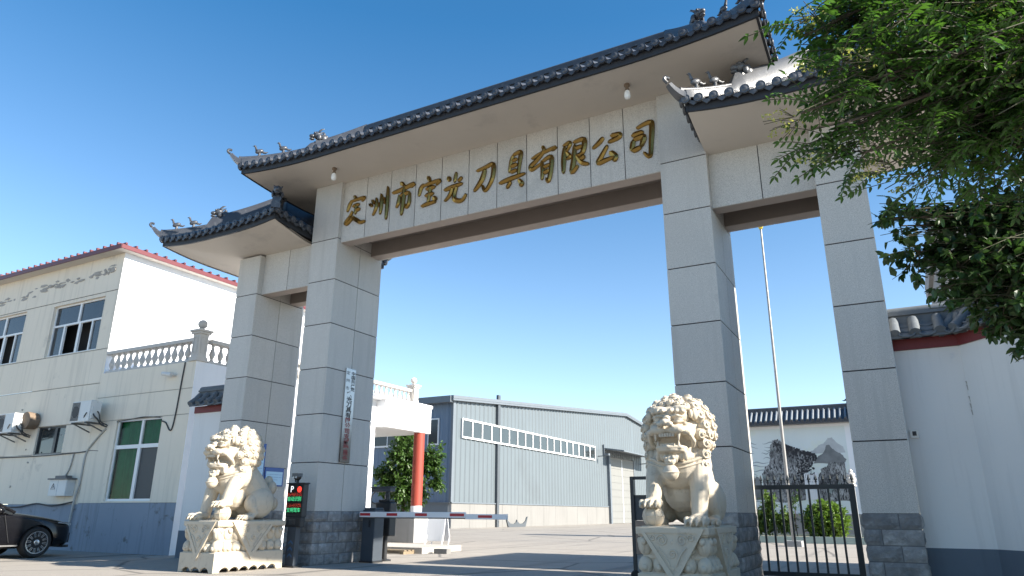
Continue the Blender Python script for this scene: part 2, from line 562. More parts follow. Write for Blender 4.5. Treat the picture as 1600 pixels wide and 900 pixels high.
def stone_base(x0, x1, y0, y1, z1, parent):
    mb = MB()
    mb.box(x0 + .012, x1 - .012, y0 + .012, y1 - .012, 0, z1 - .002, 1)
    rows = 5
    rh = z1 / rows
    faces = [(x1 - x0, lambda a, b, d: (x0 + a, y0 + .012 - d, b)), (y1 - y0, lambda a, b, d: (x1 - .012 + d, y0 + a, b)),
             (x1 - x0, lambda a, b, d: (x1 - a, y1 - .012 + d, b)), (y1 - y0, lambda a, b, d: (x0 + .012 - d, y1 - a, b))]
    for L, P in faces:
        for r_ in range(rows):
            a = 0.0
            off = .22 if r_ % 2 else .0
            cuts = [0]
            c = (.22 if r_ % 2 else .42) + random.uniform(-.03, .03)
            while c < L - .12:
                cuts.append(c); c += random.uniform(.36, .46)
            cuts.append(L)
            for i in range(len(cuts) - 1):
                a0, w = cuts[i], cuts[i + 1] - cuts[i]
                stone_patch(mb, (lambda a, b, d, a0=a0, r_=r_: P(a0 + a, r_ * rh + b, d)), w, rh)
    return mb.build('stone_base', ['rock', 'mortar'], parent, fix=False)

def pillar(x0, x1, y0, y1, nlev):
    mb = MB()
    z0, z1 = LV[0], LV[nlev]
    g_ = .010
    mb.box(x0 + .014, x1 - .014, y0 + .014, y1 - .014, z0 - .04, z1 - .003, 1)
    ym = (y0 + y1) / 2
    for k in range(nlev):
        a, b = LV[k] + (g_ if k else 0), LV[k + 1] - g_
        mb.box(x0, x1, y0, y0 + .03, a, b)
        mb.box(x0, x1, y1 - .03, y1, a, b)
        for xa, xb in ((x0, x0 + .03), (x1 - .03, x1)):
            mb.box(xa, xb, y0 + .0302, ym - g_ * .7, a, b)
            mb.box(xa, xb, ym + g_ * .7, y1 - .0302, a, b)
    p = mb.build('pillar', ['granite', 'joint'], gate)
    stone_base(x0 - .006, x1 + .006, y0 - .006, y1 + .006, LV[0], p)
    return p

D2 = 1.60
PX = [(-3.174, -2.461), (-.798, 0.0), (7.598, 8.421), (10.099, 10.805)]
pillar(*PX[0], 0, 1.541, 6)
pillar(*PX[1], 0, D2, 7)
pillar(*PX[2], 0, D2, 7)
pillar(*PX[3], 0, 1.541, 6)
# tops of the outer pillars run up to the side soffits
for (a, b) in (PX[0], PX[3]):
    pass

def beam(x0, x1, y0, y1, z0, z1, n, name):
    mb = MB()
    lip = .30
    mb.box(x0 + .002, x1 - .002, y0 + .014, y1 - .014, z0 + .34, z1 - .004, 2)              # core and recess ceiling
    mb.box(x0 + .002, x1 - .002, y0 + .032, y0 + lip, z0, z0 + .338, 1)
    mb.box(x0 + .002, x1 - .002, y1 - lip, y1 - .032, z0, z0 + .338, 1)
    # inner faces of the recess: plaster with shade put into its colour
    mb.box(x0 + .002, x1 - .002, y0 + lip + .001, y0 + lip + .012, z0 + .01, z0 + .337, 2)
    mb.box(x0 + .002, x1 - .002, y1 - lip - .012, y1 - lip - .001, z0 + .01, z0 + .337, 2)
    w = (x1 - x0) / n
    for i in range(n):
        a = x0 + w * i + (.008 if i else .002)
        b = x0 + w * (i + 1) - (.008 if i < n - 1 else .002)
        mb.box(a, b, y0, y0 + .03, z0 + .001, z1 - .006, 0)
        mb.box(a, b, y1 - .03, y1, z0 + .001, z1 - .006, 0)
    mb.box(x0 + .003, x1 - .003, y0 + .012, y0 + .028, z0 + .01, z1 - .02, 3)
    return mb.build(name, ['granite', 'underside', 'recess', 'joint'], gate)

main_beam = beam(0, 7.598, .10, 1.50, 6.95, 8.462, 11, 'main_beam')
beam(-2.461, -.798, .15, 1.40, 6.06, 7.09, 2, 'side_beam')
beam(8.421, 10.099, .15, 1.40, 6.06, 7.09, 2, 'side_beam')
for a, b in (PX[0], PX[3]):
    pass

# ---- tiled hip roofs
def sweep_rect(mb, pts, ws, hs, mi=0):
    pts = [Vector(p) for p in pts]
    vs, fs = [], []
    n = len(pts)
    for i, p in enumerate(pts):
        d = (pts[min(i + 1, n - 1)] - pts[max(i - 1, 0)])
        sd = Vector((d.y, -d.x, 0))
        if sd.length < 1e-5: sd = Vector((1, 0, 0))
        sd.normalize()
        w = ws[i] if isinstance(ws, list) else ws
        h = hs[i] if isinstance(hs, list) else hs
        up = sd.cross(d.normalized())
        if up.z < 0: up = -up
        for a, b in ((-1, 0), (1, 0), (1.0, .75), (.55, 1), (-.55, 1), (-1.0, .75)):
            vs.append(p + sd * (w * .5 * a) + up * (h * b))
    for i in range(n - 1):
        for k in range(6):
            fs.append((i * 6 + k, i * 6 + (k + 1) % 6, (i + 1) * 6 + (k + 1) % 6, (i + 1) * 6 + k))
    fs.append((0, 1, 2, 3, 4, 5)); fs.append(tuple((n - 1) * 6 + k for k in (5, 4, 3, 2, 1, 0)))
    mb.add(vs, fs, mi)

def ridge_bird(parent, mat, p, heading, s=1.0):
    mb = MB()
    mb.X = Matrix.Translation(Vector(p)) @ Matrix.Rotation(heading, 4, 'Z') @ Matrix.Scale(s, 4)
    mb.lathe([(.05, 0), (.035, .05), (.03, .10)], n=8)
    mb.ell((0, -.01, .15), (.05, .11, .06), 10, 7, rot=Matrix.Rotation(.45, 3, 'X'))
    mb.tube([(0, -.08, .18), (0, -.10, .23), (0, -.115, .265)], [.034, .026, .024], 8)
    mb.ell((0, -.125, .28), (.026, .034, .027), 8, 6)
    mb.tube([(0, -.15, .28), (0, -.185, .272)], [.012, .002], 6)
    mb.tube([(0, .07, .14), (0, .14, .13), (0, .19, .16)], [.035, .024, .012], 7)
    return mb.build('ridge_figure', mat, parent, smooth=60)

def ridge_beast(parent, mat, p, heading, s=1.0):
    mb = MB()
    mb.X = Matrix.Translation(Vector(p)) @ Matrix.Rotation(heading, 4, 'Z') @ Matrix.Scale(s, 4)
    mb.box(-.055, .055, -.05, .20, -.06, .12); mb.box(-.075, .075, .0, .16, .12, .20)
    mb.ell((0, .14, .27), (.075, .09, .10), 10, 7)
    mb.ell((0, .02, .33), (.072, .085, .085), 10, 7)
    mb.ell((0, -.075, .30), (.05, .06, .045), 9, 6)
    mb.ell((0, -.08, .235), (.042, .05, .024), 9, 6)
    for a in (-1, 1):
        mb.tube([(a * .05, .05, .39), (a * .07, .10, .44), (a * .06, .15, .46)], [.022, .016, .004], 6)
        mb.ell((a * .055, -.03, .355), .022, 7, 5)
        mb.ell((a * .08, .06, .26), (.03, .05, .07), 7, 5)
    for i in range(3):
        mb.ell((0, .15 + .05 * i, .36 - .05 * i), (.05, .035, .045), 8, 5)
    return mb.build('ridge_ornament', mat, parent, smooth=60)

def hip_roof(x0, x1, y0, y1, zs, zin, rise, lift, lc, inner, tmat, crest=.28, orn=.5, blunt=(), spacing=.238, tr=.062):
    run = (y1 - y0) / 2
    LX, LY = x1 - x0, y1 - y0
    zt = zs + .20                                  # tile bed at the eave
    def cl(s, L):
        q = min(s, L - s)
        return lift * max(0.0, 1 - q / lc) ** 2
    prof = lambda t: rise * (.70 * t + .30 * t * t)
    def front(s, d, side):
        """s along the eave, d up the slope; side 0 front,1 right,2 back,3 left"""
        L = LX if side % 2 == 0 else LY
        z = zt + prof(d / run) + cl(s, L) * (1 - d / run)
        if side == 0: return Vector((x0 + s, y0 + d, z))
        if side == 2: return Vector((x1 - s, y1 - d, z))
        if side == 1: return Vector((x1 - d, y0 + s, z))
        return Vector((x0 + d, y1 - s, z))
    out = [Vector((0, -1, 0)), Vector((1, 0, 0)), Vector((0, 1, 0)), Vector((-1, 0, 0))]
    mb = MB(); ed = MB()
    for side in range(4):
        L = LX if side % 2 == 0 else LY
        n = max(2, int(round(L / spacing)))
        sp = L / n
        # tile bed
        def bed(u, v, side=side, L=L):
            d = v * run
            s = u * L
            s = min(max(s, d * .999), L - d * .999)
            p = front(s, d, side); p.z -= .012
            return p
        mb.grid(bed, max(6, n), 6)
        for i in range(n + 1):
            s = min(max(i * sp, .03), L - .03)
            dmax = min(run, min(s, L - s)) - .02
            k = 7
            if dmax > .06:
                pts = [front(s, -.04 + (dmax + .04) * j / k if j else -.045, side) for j in range(k + 1)]
                mb.tube(pts, tr, 8, cap=True)
                # stepped tile joints
                jn = int(dmax / .3)
                for q in range(1, jn + 1):
                    c0 = front(s, q * .3, side); c1 = front(s, q * .3 + .035, side)
                    mb.tube([c0, c1], tr + .006, 8)
            e = front(s, -.05, side)
            o = out[side]
            ed.tube([e + o * -.01, e + o * .035], [tr + .016, tr + .016], 12)
            ed.tube([e + o * .035, e + o * .042], [tr - .012, tr - .02], 10)
            if i < n:
                s2 = s + sp / 2
                c = front(min(s2, L - .03), -.03, side)
                t = (front(min(s + sp * .9, L), -.03, side) - front(s + sp * .1, -.03, side)).normalized()
                W = sp * .40
                poly = [(-W, -.02), (-W * .85, -.075), (0, -.135), (W * .85, -.075), (W, -.02), (0, -.055)]
                ed.prism(poly, lambda a, b, d_, c=c, t=t, o=o: c + t * a + Vector((0, 0, b + .01)) + o * d_, 0.0, .022)
    roof = mb.build('roof', tmat, gate, smooth=50)
    ed.build('eave_tiles', tmat, roof, smooth=50)
    # soffit
    sf = MB()
    def edge_z(x, y):
        fx = max(0.0, 1 - min(x - x0, x1 - x) / lc); fy = max(0.0, 1 - min(y - y0, y1 - y) / lc)
        ix0, ix1, iy0, iy1 = inner
        dx = max(ix0 - x, x - ix1, 0); dy = max(iy0 - y, y - iy1, 0)
        dd = min(1.0, max(dx, dy) / 1.15)
        return zin + (zs - zin) * dd + lift * fx * fx * fy * fy
    def top(u, v):
        x, y = x0 + .03 + (LX - .06) * u, y0 + .03 + (LY - .06) * v
        return (x, y, edge_z(x, y))
    sf.grid(top, 40, 16)
    sf.grid(lambda u, v: (lambda p: (p[0], p[1], p[2] + .05))(top(u, v)), 40, 16)
    sf.build('soffit', 'soffit', roof, smooth=30)
    # dark fascia round the eave
    fa = MB()
    m = 48
    for side in range(4):
        L = LX if side % 2 == 0 else LY
        o = out[side]
        vs, fs = [], []
        for i in range(m + 1):
            s = L * i / m
            p = front(s, 0, side)
            b = p - Vector((0, 0, .215)); t_ = p - Vector((0, 0, .02))
            off = o * -.006
            for q in (b + off, t_ + off, t_ - o * .05, b - o * .05):
                vs.append(q)
        for i in range(m):
            for k in range(4):
                fs.append((i * 4 + k, i * 4 + (k + 1) % 4, (i + 1) * 4 + (k + 1) % 4, (i + 1) * 4 + k))
        fa.add(vs, fs)
    fa.build('fascia', 'fascia', roof)
    # main ridge
    yr = (y0 + y1) / 2
    zr = zt + rise
    ra, rb = x0 + run, x1 - run
    rd = MB()
    if rb - ra > .1:
        rd.box(ra - .02, rb + .02, yr - .11, yr + .11, zr - .08, zr + crest * .35)
        rd.box(ra - .02, rb + .02, yr - .14, yr + .14, zr + crest * .35, zr + crest * .5)
        rd.box(ra - .02, rb + .02, yr - .10, yr + .10, zr + crest * .5, zr + crest * .85)
        rd.tube([(ra - .04, yr, zr + crest * .85), (rb + .04, yr, zr + crest * .85)], .08, 10)
    # hips with an upturned end
    corners = [(0, False), (0, True), (2, False), (2, True)]
    hips = []
    for side, far in corners:
        pts = []
        L = LX
        for j in range(0, 15):
            d = run - (run) * j / 14
            s = L - d if far else d
            p = front(s, d, side)
            pts.append(p)
        o = (pts[-1] - pts[-2]); o.z = 0; o.normalize()
        base = pts[-1].copy()
        short = len(hips) in blunt
        for j in range(1, 8):
            q = j / 7
            if short: pts.append(base + o * (.10 * q))
            else: pts.append(base + o * (.30 * q) + Vector((0, 0, .03 * q + .20 * q * q)))
        nn = len(pts)
        ws = [.20] * 15 + [.20 - (.10 if not short else 0) * (j / 7) for j in range(1, 8)]
        hs = [(crest if j / 14 < 1 - orn else .17) for j in range(15)] + [.17 - (.09 if not short else 0) * (j / 7) for j in range(1, 8)]
        sweep_rect(rd, pts, ws, hs)
        tubes = [p + Vector((0, 0, h)) for p, h in zip(pts[:17], hs[:17])]
        rd.tube(tubes, .062, 8)
        end = pts[-1]
        hips.append((pts, o))
        if short: continue
        curl = [end + Vector((0, 0, .04)), end + o * .05 + Vector((0, 0, .09)), end + o * .03 + Vector((0, 0, .14)), end - o * .04 + Vector((0, 0, .13))]
        rd.tube(catmull(curl, 4), .03, 7)
    rd.build('ridge', tmat, roof, smooth=45)
    return roof, hips, (ra, rb, yr, zr)

def dress(roof, hips, tmat, which, orn):
    for i in which:
        pts, o = hips[i]
        hd = math.atan2(o.x, -o.y)
        def at(f, dz):
            q = f * 14; k = int(q); t = q - k
            return pts[k].lerp(pts[k + 1], t) + Vector((0, 0, dz))
        ridge_beast(roof, tmat, at(1 - orn, .10), hd, 1.25)
        ridge_bird(roof, tmat, at(1 - orn * .55, .20), hd, .95)
        ridge_bird(roof, tmat, at(1 - orn * .22, .20), hd, .95)

def blunt_end(roof, hips, tmat, i):
    pts, o = hips[i]
    hd = math.atan2(o.x, -o.y)
    ridge_beast(roof, tmat, pts[-1] - o * .18 + Vector((0, 0, .10)), hd, 1.25)
    ridge_beast(roof, tmat, pts[6] + Vector((0, 0, .12)), hd, 1.3)

rm, hm, _ = hip_roof(-2.08, 9.68, -1.2, 2.8, 8.475, 8.452, 1.42, .16, 2.4, (-.8, 8.42, 0, 1.6), 'tile', .28, .57)
dress(rm, hm, 'tile', (0, 1, 2, 3), .57)
rl, hl, _ = hip_roof(-4.74, -.90, -1.10, 2.80, 7.20, 7.075, 1.28, .11, 1.5, (-3.17, -.8, 0, 1.54), 'tile', .36, .42, (1,))
dress(rl, hl, 'tile', (0, 2, 3), .42)
blunt_end(rl, hl, 'tile', 1)
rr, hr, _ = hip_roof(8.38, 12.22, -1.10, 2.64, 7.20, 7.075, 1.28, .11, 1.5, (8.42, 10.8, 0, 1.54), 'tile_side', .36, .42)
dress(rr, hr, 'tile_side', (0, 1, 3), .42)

# ---- gold brush characters of the company name
STROKES = [[[(0.318,8.052),(0.399,7.954)],[(0.275,7.947),(0.197,7.845),(0.145,7.676)],[(0.227,7.923),(0.412,7.944),(0.637,7.945),(0.562,7.859)],[(0.297,7.784),(0.505,7.811)],[(0.413,7.804),(0.391,7.568)],[(0.401,7.665),(0.527,7.696)],[(0.308,7.669),(0.242,7.546),(0.12,7.419),(0.165,7.374),(0.268,7.437),(0.367,7.534)],[(0.212,7.531),(0.405,7.448),(0.568,7.34),(0.71,7.348)]],[[(0.791,7.744),(0.9,7.664)],[(0.993,7.856),(0.996,7.623),(0.913,7.43)],[(0.866,7.827),(0.944,7.711)],[(1.128,7.923),(1.141,7.669),(1.122,7.418)],[(1.049,7.715),(1.106,7.62)],[(1.31,8.066),(1.312,7.633),(1.299,7.255)],[(1.197,7.832),(1.255,7.645)]],[[(1.659,8.089),(1.757,8.0)],[(1.441,7.874),(1.665,7.9),(2.026,7.976),(1.937,7.903)],[(1.644,7.785),(1.622,7.592),(1.572,7.481)],[(1.66,7.756),(1.923,7.804)],[(1.924,7.797),(1.921,7.553),(1.86,7.446),(1.815,7.525)],[(1.779,8.01),(1.758,7.664),(1.724,7.269)]],[[(2.397,8.062),(2.475,7.925)],[(2.317,7.897),(2.224,7.812),(2.181,7.626)],[(2.263,7.854),(2.483,7.884),(2.723,7.893),(2.629,7.8)],[(2.36,7.757),(2.619,7.777)],[(2.493,7.796),(2.458,7.598),(2.43,7.399)],[(2.348,7.599),(2.582,7.627)],[(2.261,7.368),(2.438,7.402),(2.647,7.406)],[(2.571,7.531),(2.656,7.439)]],[[(3.145,7.992),(3.103,7.748)],[(2.937,7.927),(2.995,7.81)],[(3.297,7.847),(3.195,7.753)],[(2.847,7.627),(3.059,7.66),(3.32,7.69)],[(3.064,7.646),(2.986,7.469),(2.863,7.362)],[(3.169,7.652),(3.106,7.442),(3.149,7.332),(3.311,7.296),(3.413,7.423)]],[[(3.651,7.891),(3.854,7.926),(4.054,7.95),(4.037,7.634),(3.88,7.393),(3.801,7.534)],[(3.865,7.892),(3.777,7.643),(3.596,7.426)]],[[(4.532,8.041),(4.487,7.928),(4.433,7.665)],[(4.532,8.046),(4.65,8.078),(4.708,8.045),(4.68,7.831),(4.646,7.534)],[(4.512,7.917),(4.633,7.941)],[(4.475,7.79),(4.633,7.823)],[(4.463,7.663),(4.633,7.695)],[(4.206,7.473),(4.464,7.521),(4.816,7.566)],[(4.484,7.468),(4.385,7.316)],[(4.658,7.459),(4.733,7.357),(4.688,7.3)]],[[(4.955,7.848),(5.131,7.913),(5.487,7.983),(5.407,7.92)],[(5.2,8.078),(5.228,7.961),(5.057,7.786),(4.939,7.694),(4.958,7.612),(5.056,7.641),(5.177,7.708)],[(5.182,7.754),(5.199,7.534),(5.181,7.325)],[(5.189,7.729),(5.389,7.794),(5.383,7.514),(5.327,7.272),(5.281,7.349)],[(5.224,7.593),(5.36,7.638)],[(5.223,7.469),(5.347,7.511)]],[[(5.652,7.96),(5.779,8.003),(5.796,7.946),(5.719,7.811)],[(5.691,7.937),(5.662,7.659),(5.651,7.355)],[(5.719,7.811),(5.795,7.696),(5.72,7.656)],[(5.873,7.98),(6.104,7.988),(6.066,7.721),(5.928,7.681)],[(5.902,7.839),(6.075,7.861)],[(5.911,7.927),(5.875,7.582),(5.84,7.345),(5.973,7.464)],[(5.939,7.66),(6.06,7.489),(6.2,7.436)],[(6.114,7.639),(5.994,7.571)]],[[(6.504,7.93),(6.419,7.841),(6.27,7.739)],[(6.65,7.924),(6.823,7.9),(6.781,7.842),(6.594,7.794)],[(6.585,7.738),(6.463,7.55),(6.388,7.412),(6.569,7.436),(6.726,7.461)],[(6.625,7.583),(6.726,7.461),(6.696,7.359)]],[[(7.168,7.933),(7.323,7.988),(7.438,7.997),(7.469,7.924),(7.438,7.593),(7.398,7.295),(7.281,7.41)],[(7.066,7.802),(7.31,7.832)],[(7.101,7.71),(7.05,7.487)],[(7.097,7.713),(7.294,7.727),(7.239,7.528)],[(7.06,7.478),(7.252,7.53)]]]
HWID = [.038, .036, .042, .041, .040, .047, .038, .038, .041, .047, .047]
for ci, strokes in enumerate(STROKES):
    mb = MB()
    for si, st in enumerate(strokes):
        pts = catmull([(p[0], 0, p[1]) for p in st], 5)
        n = len(pts)
        zo = .0022 * si
        vs, fs = [], []
        for i, p in enumerate(pts):
            d = (pts[min(i + 1, n - 1)] - pts[max(i - 1, 0)]).normalized()
            nn = Vector((-d.z, 0, d.x))
            t = i / (n - 1)
            w = HWID[ci] * (.42 + .78 * math.sin(math.pi * (.18 + .70 * t)) ** 1.3) * (1.12 if si % 2 else .95)
            if i == 0 or i == n - 1: w *= .45
            yb, ym, yt = .101, .078 - zo, .052 - zo
            vs += [p + nn * w + Vector((0, yb, 0)), p + nn * w + Vector((0, ym, 0)), p + nn * (w * .12) + Vector((0, yt, 0)), p - nn * w + Vector((0, ym, 0)), p - nn * w + Vector((0, yb, 0))]
        for i in range(n - 1):
            for k in range(4):
                fs.append((i * 5 + k, i * 5 + k + 1, (i + 1) * 5 + k + 1, (i + 1) * 5 + k))
        fs.append((0, 1, 2, 3, 4)); fs.append(tuple((n - 1) * 5 + k for k in (4, 3, 2, 1, 0)))
        mb.add(vs, fs)
    mb.build('gold_character', 'gold', gate)

# ---- bulbs hanging from the big soffit
for (bx, by), lab in zip(((.29, -.60), (7.25, -.60)), ('white bulb under the big soffit near the first gold character', 'white bulb under the big soffit above the last gold character')):
    t = thing('lamp_bulb', lab, 'lamp', (bx, by, 8.46), 0, 'bulbs under the gate soffit')
    mb = MB(); mb.lathe([(.05, 8.49), (.055, 8.43), (.03, 8.41), (.03, 8.37), (.042, 8.355), (.042, 8.33)], (bx, by, 0), 12); mb.build('socket', 'rust', t, smooth=40)
    mb = MB(); mb.lathe([(.036, 8.332), (.055, 8.29), (.058, 8.21), (.042, 8.17), (.012, 8.16)], (bx, by, 0), 14); mb.build('bulb', 'bulb', t, smooth=60)


# ------------------------------------------------------------------ guardian lions
def remesh(mb, voxel, smooth_it=4, fac=.5):
    me = mb.mesh('tmp', [])
    ob = bpy.data.objects.new('tmp', me)
    COL.objects.link(ob)
    m = ob.modifiers.new('r', 'REMESH'); m.mode = 'VOXEL'; m.voxel_size = voxel
    s = ob.modifiers.new('s', 'SMOOTH'); s.factor = fac; s.iterations = smooth_it
    dg = bpy.context.evaluated_depsgraph_get()
    out = bpy.data.meshes.new_from_object(ob.evaluated_get(dg))
    bpy.data.objects.remove(ob); bpy.data.meshes.remove(me)
    return out

def mesh_obj(name, me, mat, parent):
    me.materials.clear(); me.materials.append(MT[mat])
    me.polygons.foreach_set('use_smooth', [True] * len(me.polygons))
    o = bpy.data.objects.new(name, me)
    COL.objects.link(o); o.parent = parent
    return o

def paw(mb, x, y, z, s=1.0, yaw=0.0):
    X0 = mb.X
    mb.X = (X0 if X0 is not None else Matrix.Identity(4)) @ Matrix.Translation((x, y, z)) @ Matrix.Rotation(yaw, 4, 'Z') @ Matrix.Scale(s, 4)
    mb.ell((0, 0, .075), (.135, .15, .075), 14, 8)
    for i in range(4):
        tx = -.105 + .07 * i
        ty = -.115 - (.03 if i in (1, 2) else 0)
        mb.ell((tx, ty, .065), (.040, .075, .062), 10, 7)
        mb.ell((tx, ty - .045, .085), (.034, .036, .036), 8, 6)
        mb.tube([(tx, ty - .06, .07), (tx, ty - .10, .045), (tx, ty - .108, .008)], [.021, .017, .008], 7)
    mb.X = X0

def scroll(mb, c, r, mapf, turns=1.6, w=.011, flip=1):
    pts = []
    n = 22
    for i in range(n + 1):
        t = i / n
        a = t * turns * 2 * math.pi
        rr_ = r * (1 - .82 * t)
        pts.append(mapf(c[0] + flip * rr_ * math.cos(a), c[1] + rr_ * math.sin(a), 0.0))
    mb.tube(pts, w, 6)

def curl_bun(mb, p, nd, r, flip=1):
    """a snail curl: a bun with a raised spiral on its outer side"""
    mb.ell(p, (r, r, r * .96), 16, 10)
    a = nd.orthogonal().normalized(); b = nd.cross(a)
    pts = []
    n = 16
    for i in range(n + 1):
        t = i / n
        th = flip * t * 1.75 * 2 * math.pi
        el = .95 * (1 - t) + .0
        rr_ = r * math.sin(el)
        pts.append(p + nd * (r * math.cos(el) + r * .03 * t) + (a * math.cos(th) + b * math.sin(th)) * rr_)
    mb.tube(pts, [r * (.13 - .02 * i / n) for i in range(n + 1)], 7)
    mb.ell(p + nd * r * 1.0, r * .16, 8, 6)

def guardian_lion(loc, label, mirror=1, scale=1.0):
    """local frame: faces -y, stands on z=0; mirror=-1 puts the ball under the other paw"""
    root = thing('guardian_lion', label, 'statue', loc, 0, 'stone guardian lions at the gate')
    mx = mirror
    # ---------------- pedestal
    hw, hd = .455, .80
    ZP = .868
    mb = MB()
    mb.box(-hw + .075, hw - .075, -hd + .075, hd - .075, .06, ZP - .02)             # core
    mb.box(-hw, hw, -hd, hd, ZP - .085, ZP)                                           # top slab
    mb.box(-hw + .018, hw - .018, -hd + .018, hd - .018, ZP - .105, ZP - .085)
    mb.box(-hw + .06, hw - .06, -hd + .06, hd - .06, .50, .545)                       # waist
    # plinth with scalloped skirt on each side
    def skirt(L):
        poly = [(-L, 0), (-L, .33), (L, .33), (L, 0), (L - .10, 0)]
        n = max(3, int(round((2 * L - .2) / .22)))
        w = (2 * L - .2) / n
        for i in range(n):
            for k in range(1, 7):
                a = math.pi * k / 6
                poly.append((L - .10 - w * i - w * (k / 6.0), .035 + .055 * math.sin(a)))
            if i < n - 1:
                poly.append((L - .10 - w * (i + 1), .012))
        poly.append((-L + .10, 0))
        return poly
    for L, W, f in ((hw, hd, lambda a, b, d: (a, -d, b)), (hw, hd, lambda a, b, d: (-a, d, b)), (hd, hw, lambda a, b, d: (d, a, b)), (hd, hw, lambda a, b, d: (-d, -a, b))):
        cut = .0005 if L == hw else .045
        mb.prism(skirt(L - cut), f, W - .045, W)
    mb.box(-hw + .03, hw - .03, -hd + .03, hd - .03, .31, .345)
    ped = mb.build('pedestal', 'marble', root, smooth=30, local=True)
    bevel(ped, .008, 2)
    pt = MB()
    for L, f in ((hw, lambda a, z, d: (a, -(hd - .075) - d, z)), (hw, lambda a, z, d: (-a, (hd - .075) + d, z)), (hd, lambda a, z, d: ((hw - .075) + d, a, z)), (hd, lambda a, z, d: (-(hw - .075) - d, -a, z))):
        n = int(round(2 * L / .19))
        w = 2 * L / n
        for i in range(n):
            a = -L + w * (i + .5)
            horizontal = f(1, 0, 0)[0] != f(0, 0, 0)[0]
            r1 = (w * .50, .052, .125) if horizontal else (.052, w * .50, .125)
            pt.ell(f(a, .655, .0), r1, 14, 9)
            r2 = (w * .50, .068, .105) if horizontal else (.068, w * .50, .105)
            pt.ell(f(a, .425, .005), r2, 14, 9)
            for zz, rz in ((.70, .05), (.40, .045)):
                r3 = (w * .24, .04, rz) if horizontal else (.04, w * .24, rz)
                pt.ell(f(a, zz, .055), r3, 8, 6)
    pt.build('lotus_petals', 'marble', ped, smooth=60, local=True)
    def cloth(L, f):
        cb = MB()
        zt_, zb = ZP - .012, .20
        cb.prism([(-L, zt_), (0, zb), (L, zt_)], lambda a, b, d: f(a, b, d), -.11, .010)
        k = .80
        zc = zt_ - (zt_ - zb) * .36
        inner = [(-L * k + .0, zt_ - .055), (0, zb + .12), (L * k, zt_ - .055)]
        # raised border
        for (a0, b0), (a1, b1), (c0, d0), (c1, d1) in (((-L, zt_), (0, zb), inner[0], inner[1]), ((0, zb), (L, zt_), inner[1], inner[2]), ((L, zt_), (-L, zt_), inner[2], inner[0])):
            cb.prism([(a0, b0), (a1, b1), (c1, d1), (c0, d0)], lambda a, b, d: f(a, b, d), .009, .026)
        mp = lambda a, b, d: f(a, b, .013)
        for sx in (-1, 1):
            scroll(cb, (sx * L * .30, zt_ - .14), .075, mp, 1.7, .012, sx)
            scroll(cb, (sx * L * .58, zt_ - .115), .045, mp, 1.3, .010, -sx)
            cb.tube([mp(sx * L * .42, zt_ - .22, 0), mp(sx * L * .25, zt_ - .30, 0), mp(sx * L * .08, zb + .22, 0)], .012, 6)
        scroll(cb, (0, zt_ - .30), .06, mp, 1.5, .012, 1)
        return cb.build('cloth_panel', 'marble', ped, smooth=40, local=True)
    cloth(hw - .045, lambda a, z, d: (a, -hd - d, z))
    cloth(hw - .045, lambda a, z, d: (-a, hd + d, z))
    cloth(hd - .30, lambda a, z, d: (hw + d, a, z))
    cloth(hd - .30, lambda a, z, d: (-hw - d, -a, z))

    # ---------------- body, one sculpted surface
    S = Matrix.Translation((0, 0, ZP)) @ Matrix.Diagonal((mx * scale, scale, scale, 1))
    b = MB(); b.X = S
    b.box(-.40, .40, -.72, .74, -.02, .012)                                          # rock base slab
    b.ell((0, .36, .33), (.37, .36, .33), 20, 12)                                     # rump
    b.tube([(0, .34, .38), (0, .10, .62), (0, -.16, .86), (0, -.24, 1.05)], [.33, .35, .34, .28], 18)
    b.ell((0, -.30, .74), (.33, .24, .30), 18, 12)                                    # chest
    b.ell((0, -.16, .45), (.26, .22, .28), 14, 9)                                     # belly
    for sx in (-1, 1):
        b.ell((sx * .25, -.22, .80), (.165, .20, .24), 14, 10)                        # shoulder
        ball = sx < 0
        if not ball:
            b.tube([(sx * .27, -.26, .78), (sx * .285, -.40, .50), (sx * .285, -.46, .26), (sx * .285, -.50, .10)], [.165, .125, .105, .10], 14)
            b.ell((sx * .285, -.43, .40), (.115, .11, .10), 10, 7)
            paw(b, sx * .285, -.56, 0.0, 1.05)
        else:
            b.tube([(sx * .27, -.26, .78), (sx * .285, -.42, .58), (sx * .285, -.50, .42), (sx * .285, -.54, .30)], [.165, .125, .105, .095], 14)
            paw(b, sx * .285, -.57, .215, .98)
        b.ell((sx * .31, .22, .31), (.15, .31, .27), 16, 11)                          # thigh
        b.ell((sx * .33, -.02, .30), (.105, .13, .15), 12, 8)                         # knee
        b.tube([(sx * .34, .00, .24), (sx * .345, .06, .12), (sx * .345, -.02, .07)], [.10, .085, .08], 10)
        paw(b, sx * .345, -.08, 0.0, .82)
    for i in range(7):                                                               # backbone ridge
        t = i / 6
        b.ell((0, .66 - .62 * t, .46 + .60 * t), (.05, .07, .06), 8, 6)
    for a, r_, z_ in ((-.16, .11, .30), (.16, .11, .30), (0, .13, .46), (-.10, .10, .60), (.10, .10, .60), (0, .09, .70)):
        b.ell((a, .66, z_), (r_, .10, .13), 10, 7)                                    # curled tail
    # head
    b.ell((0, -.34, 1.25), (.28, .25, .28), 18, 12)
    b.ell((0, -.50, 1.375), (.25, .16, .14), 16, 10)                                  # forehead
    b.ell((0, -.58, 1.185), (.265, .18, .080), 18, 10)                                # upper muzzle
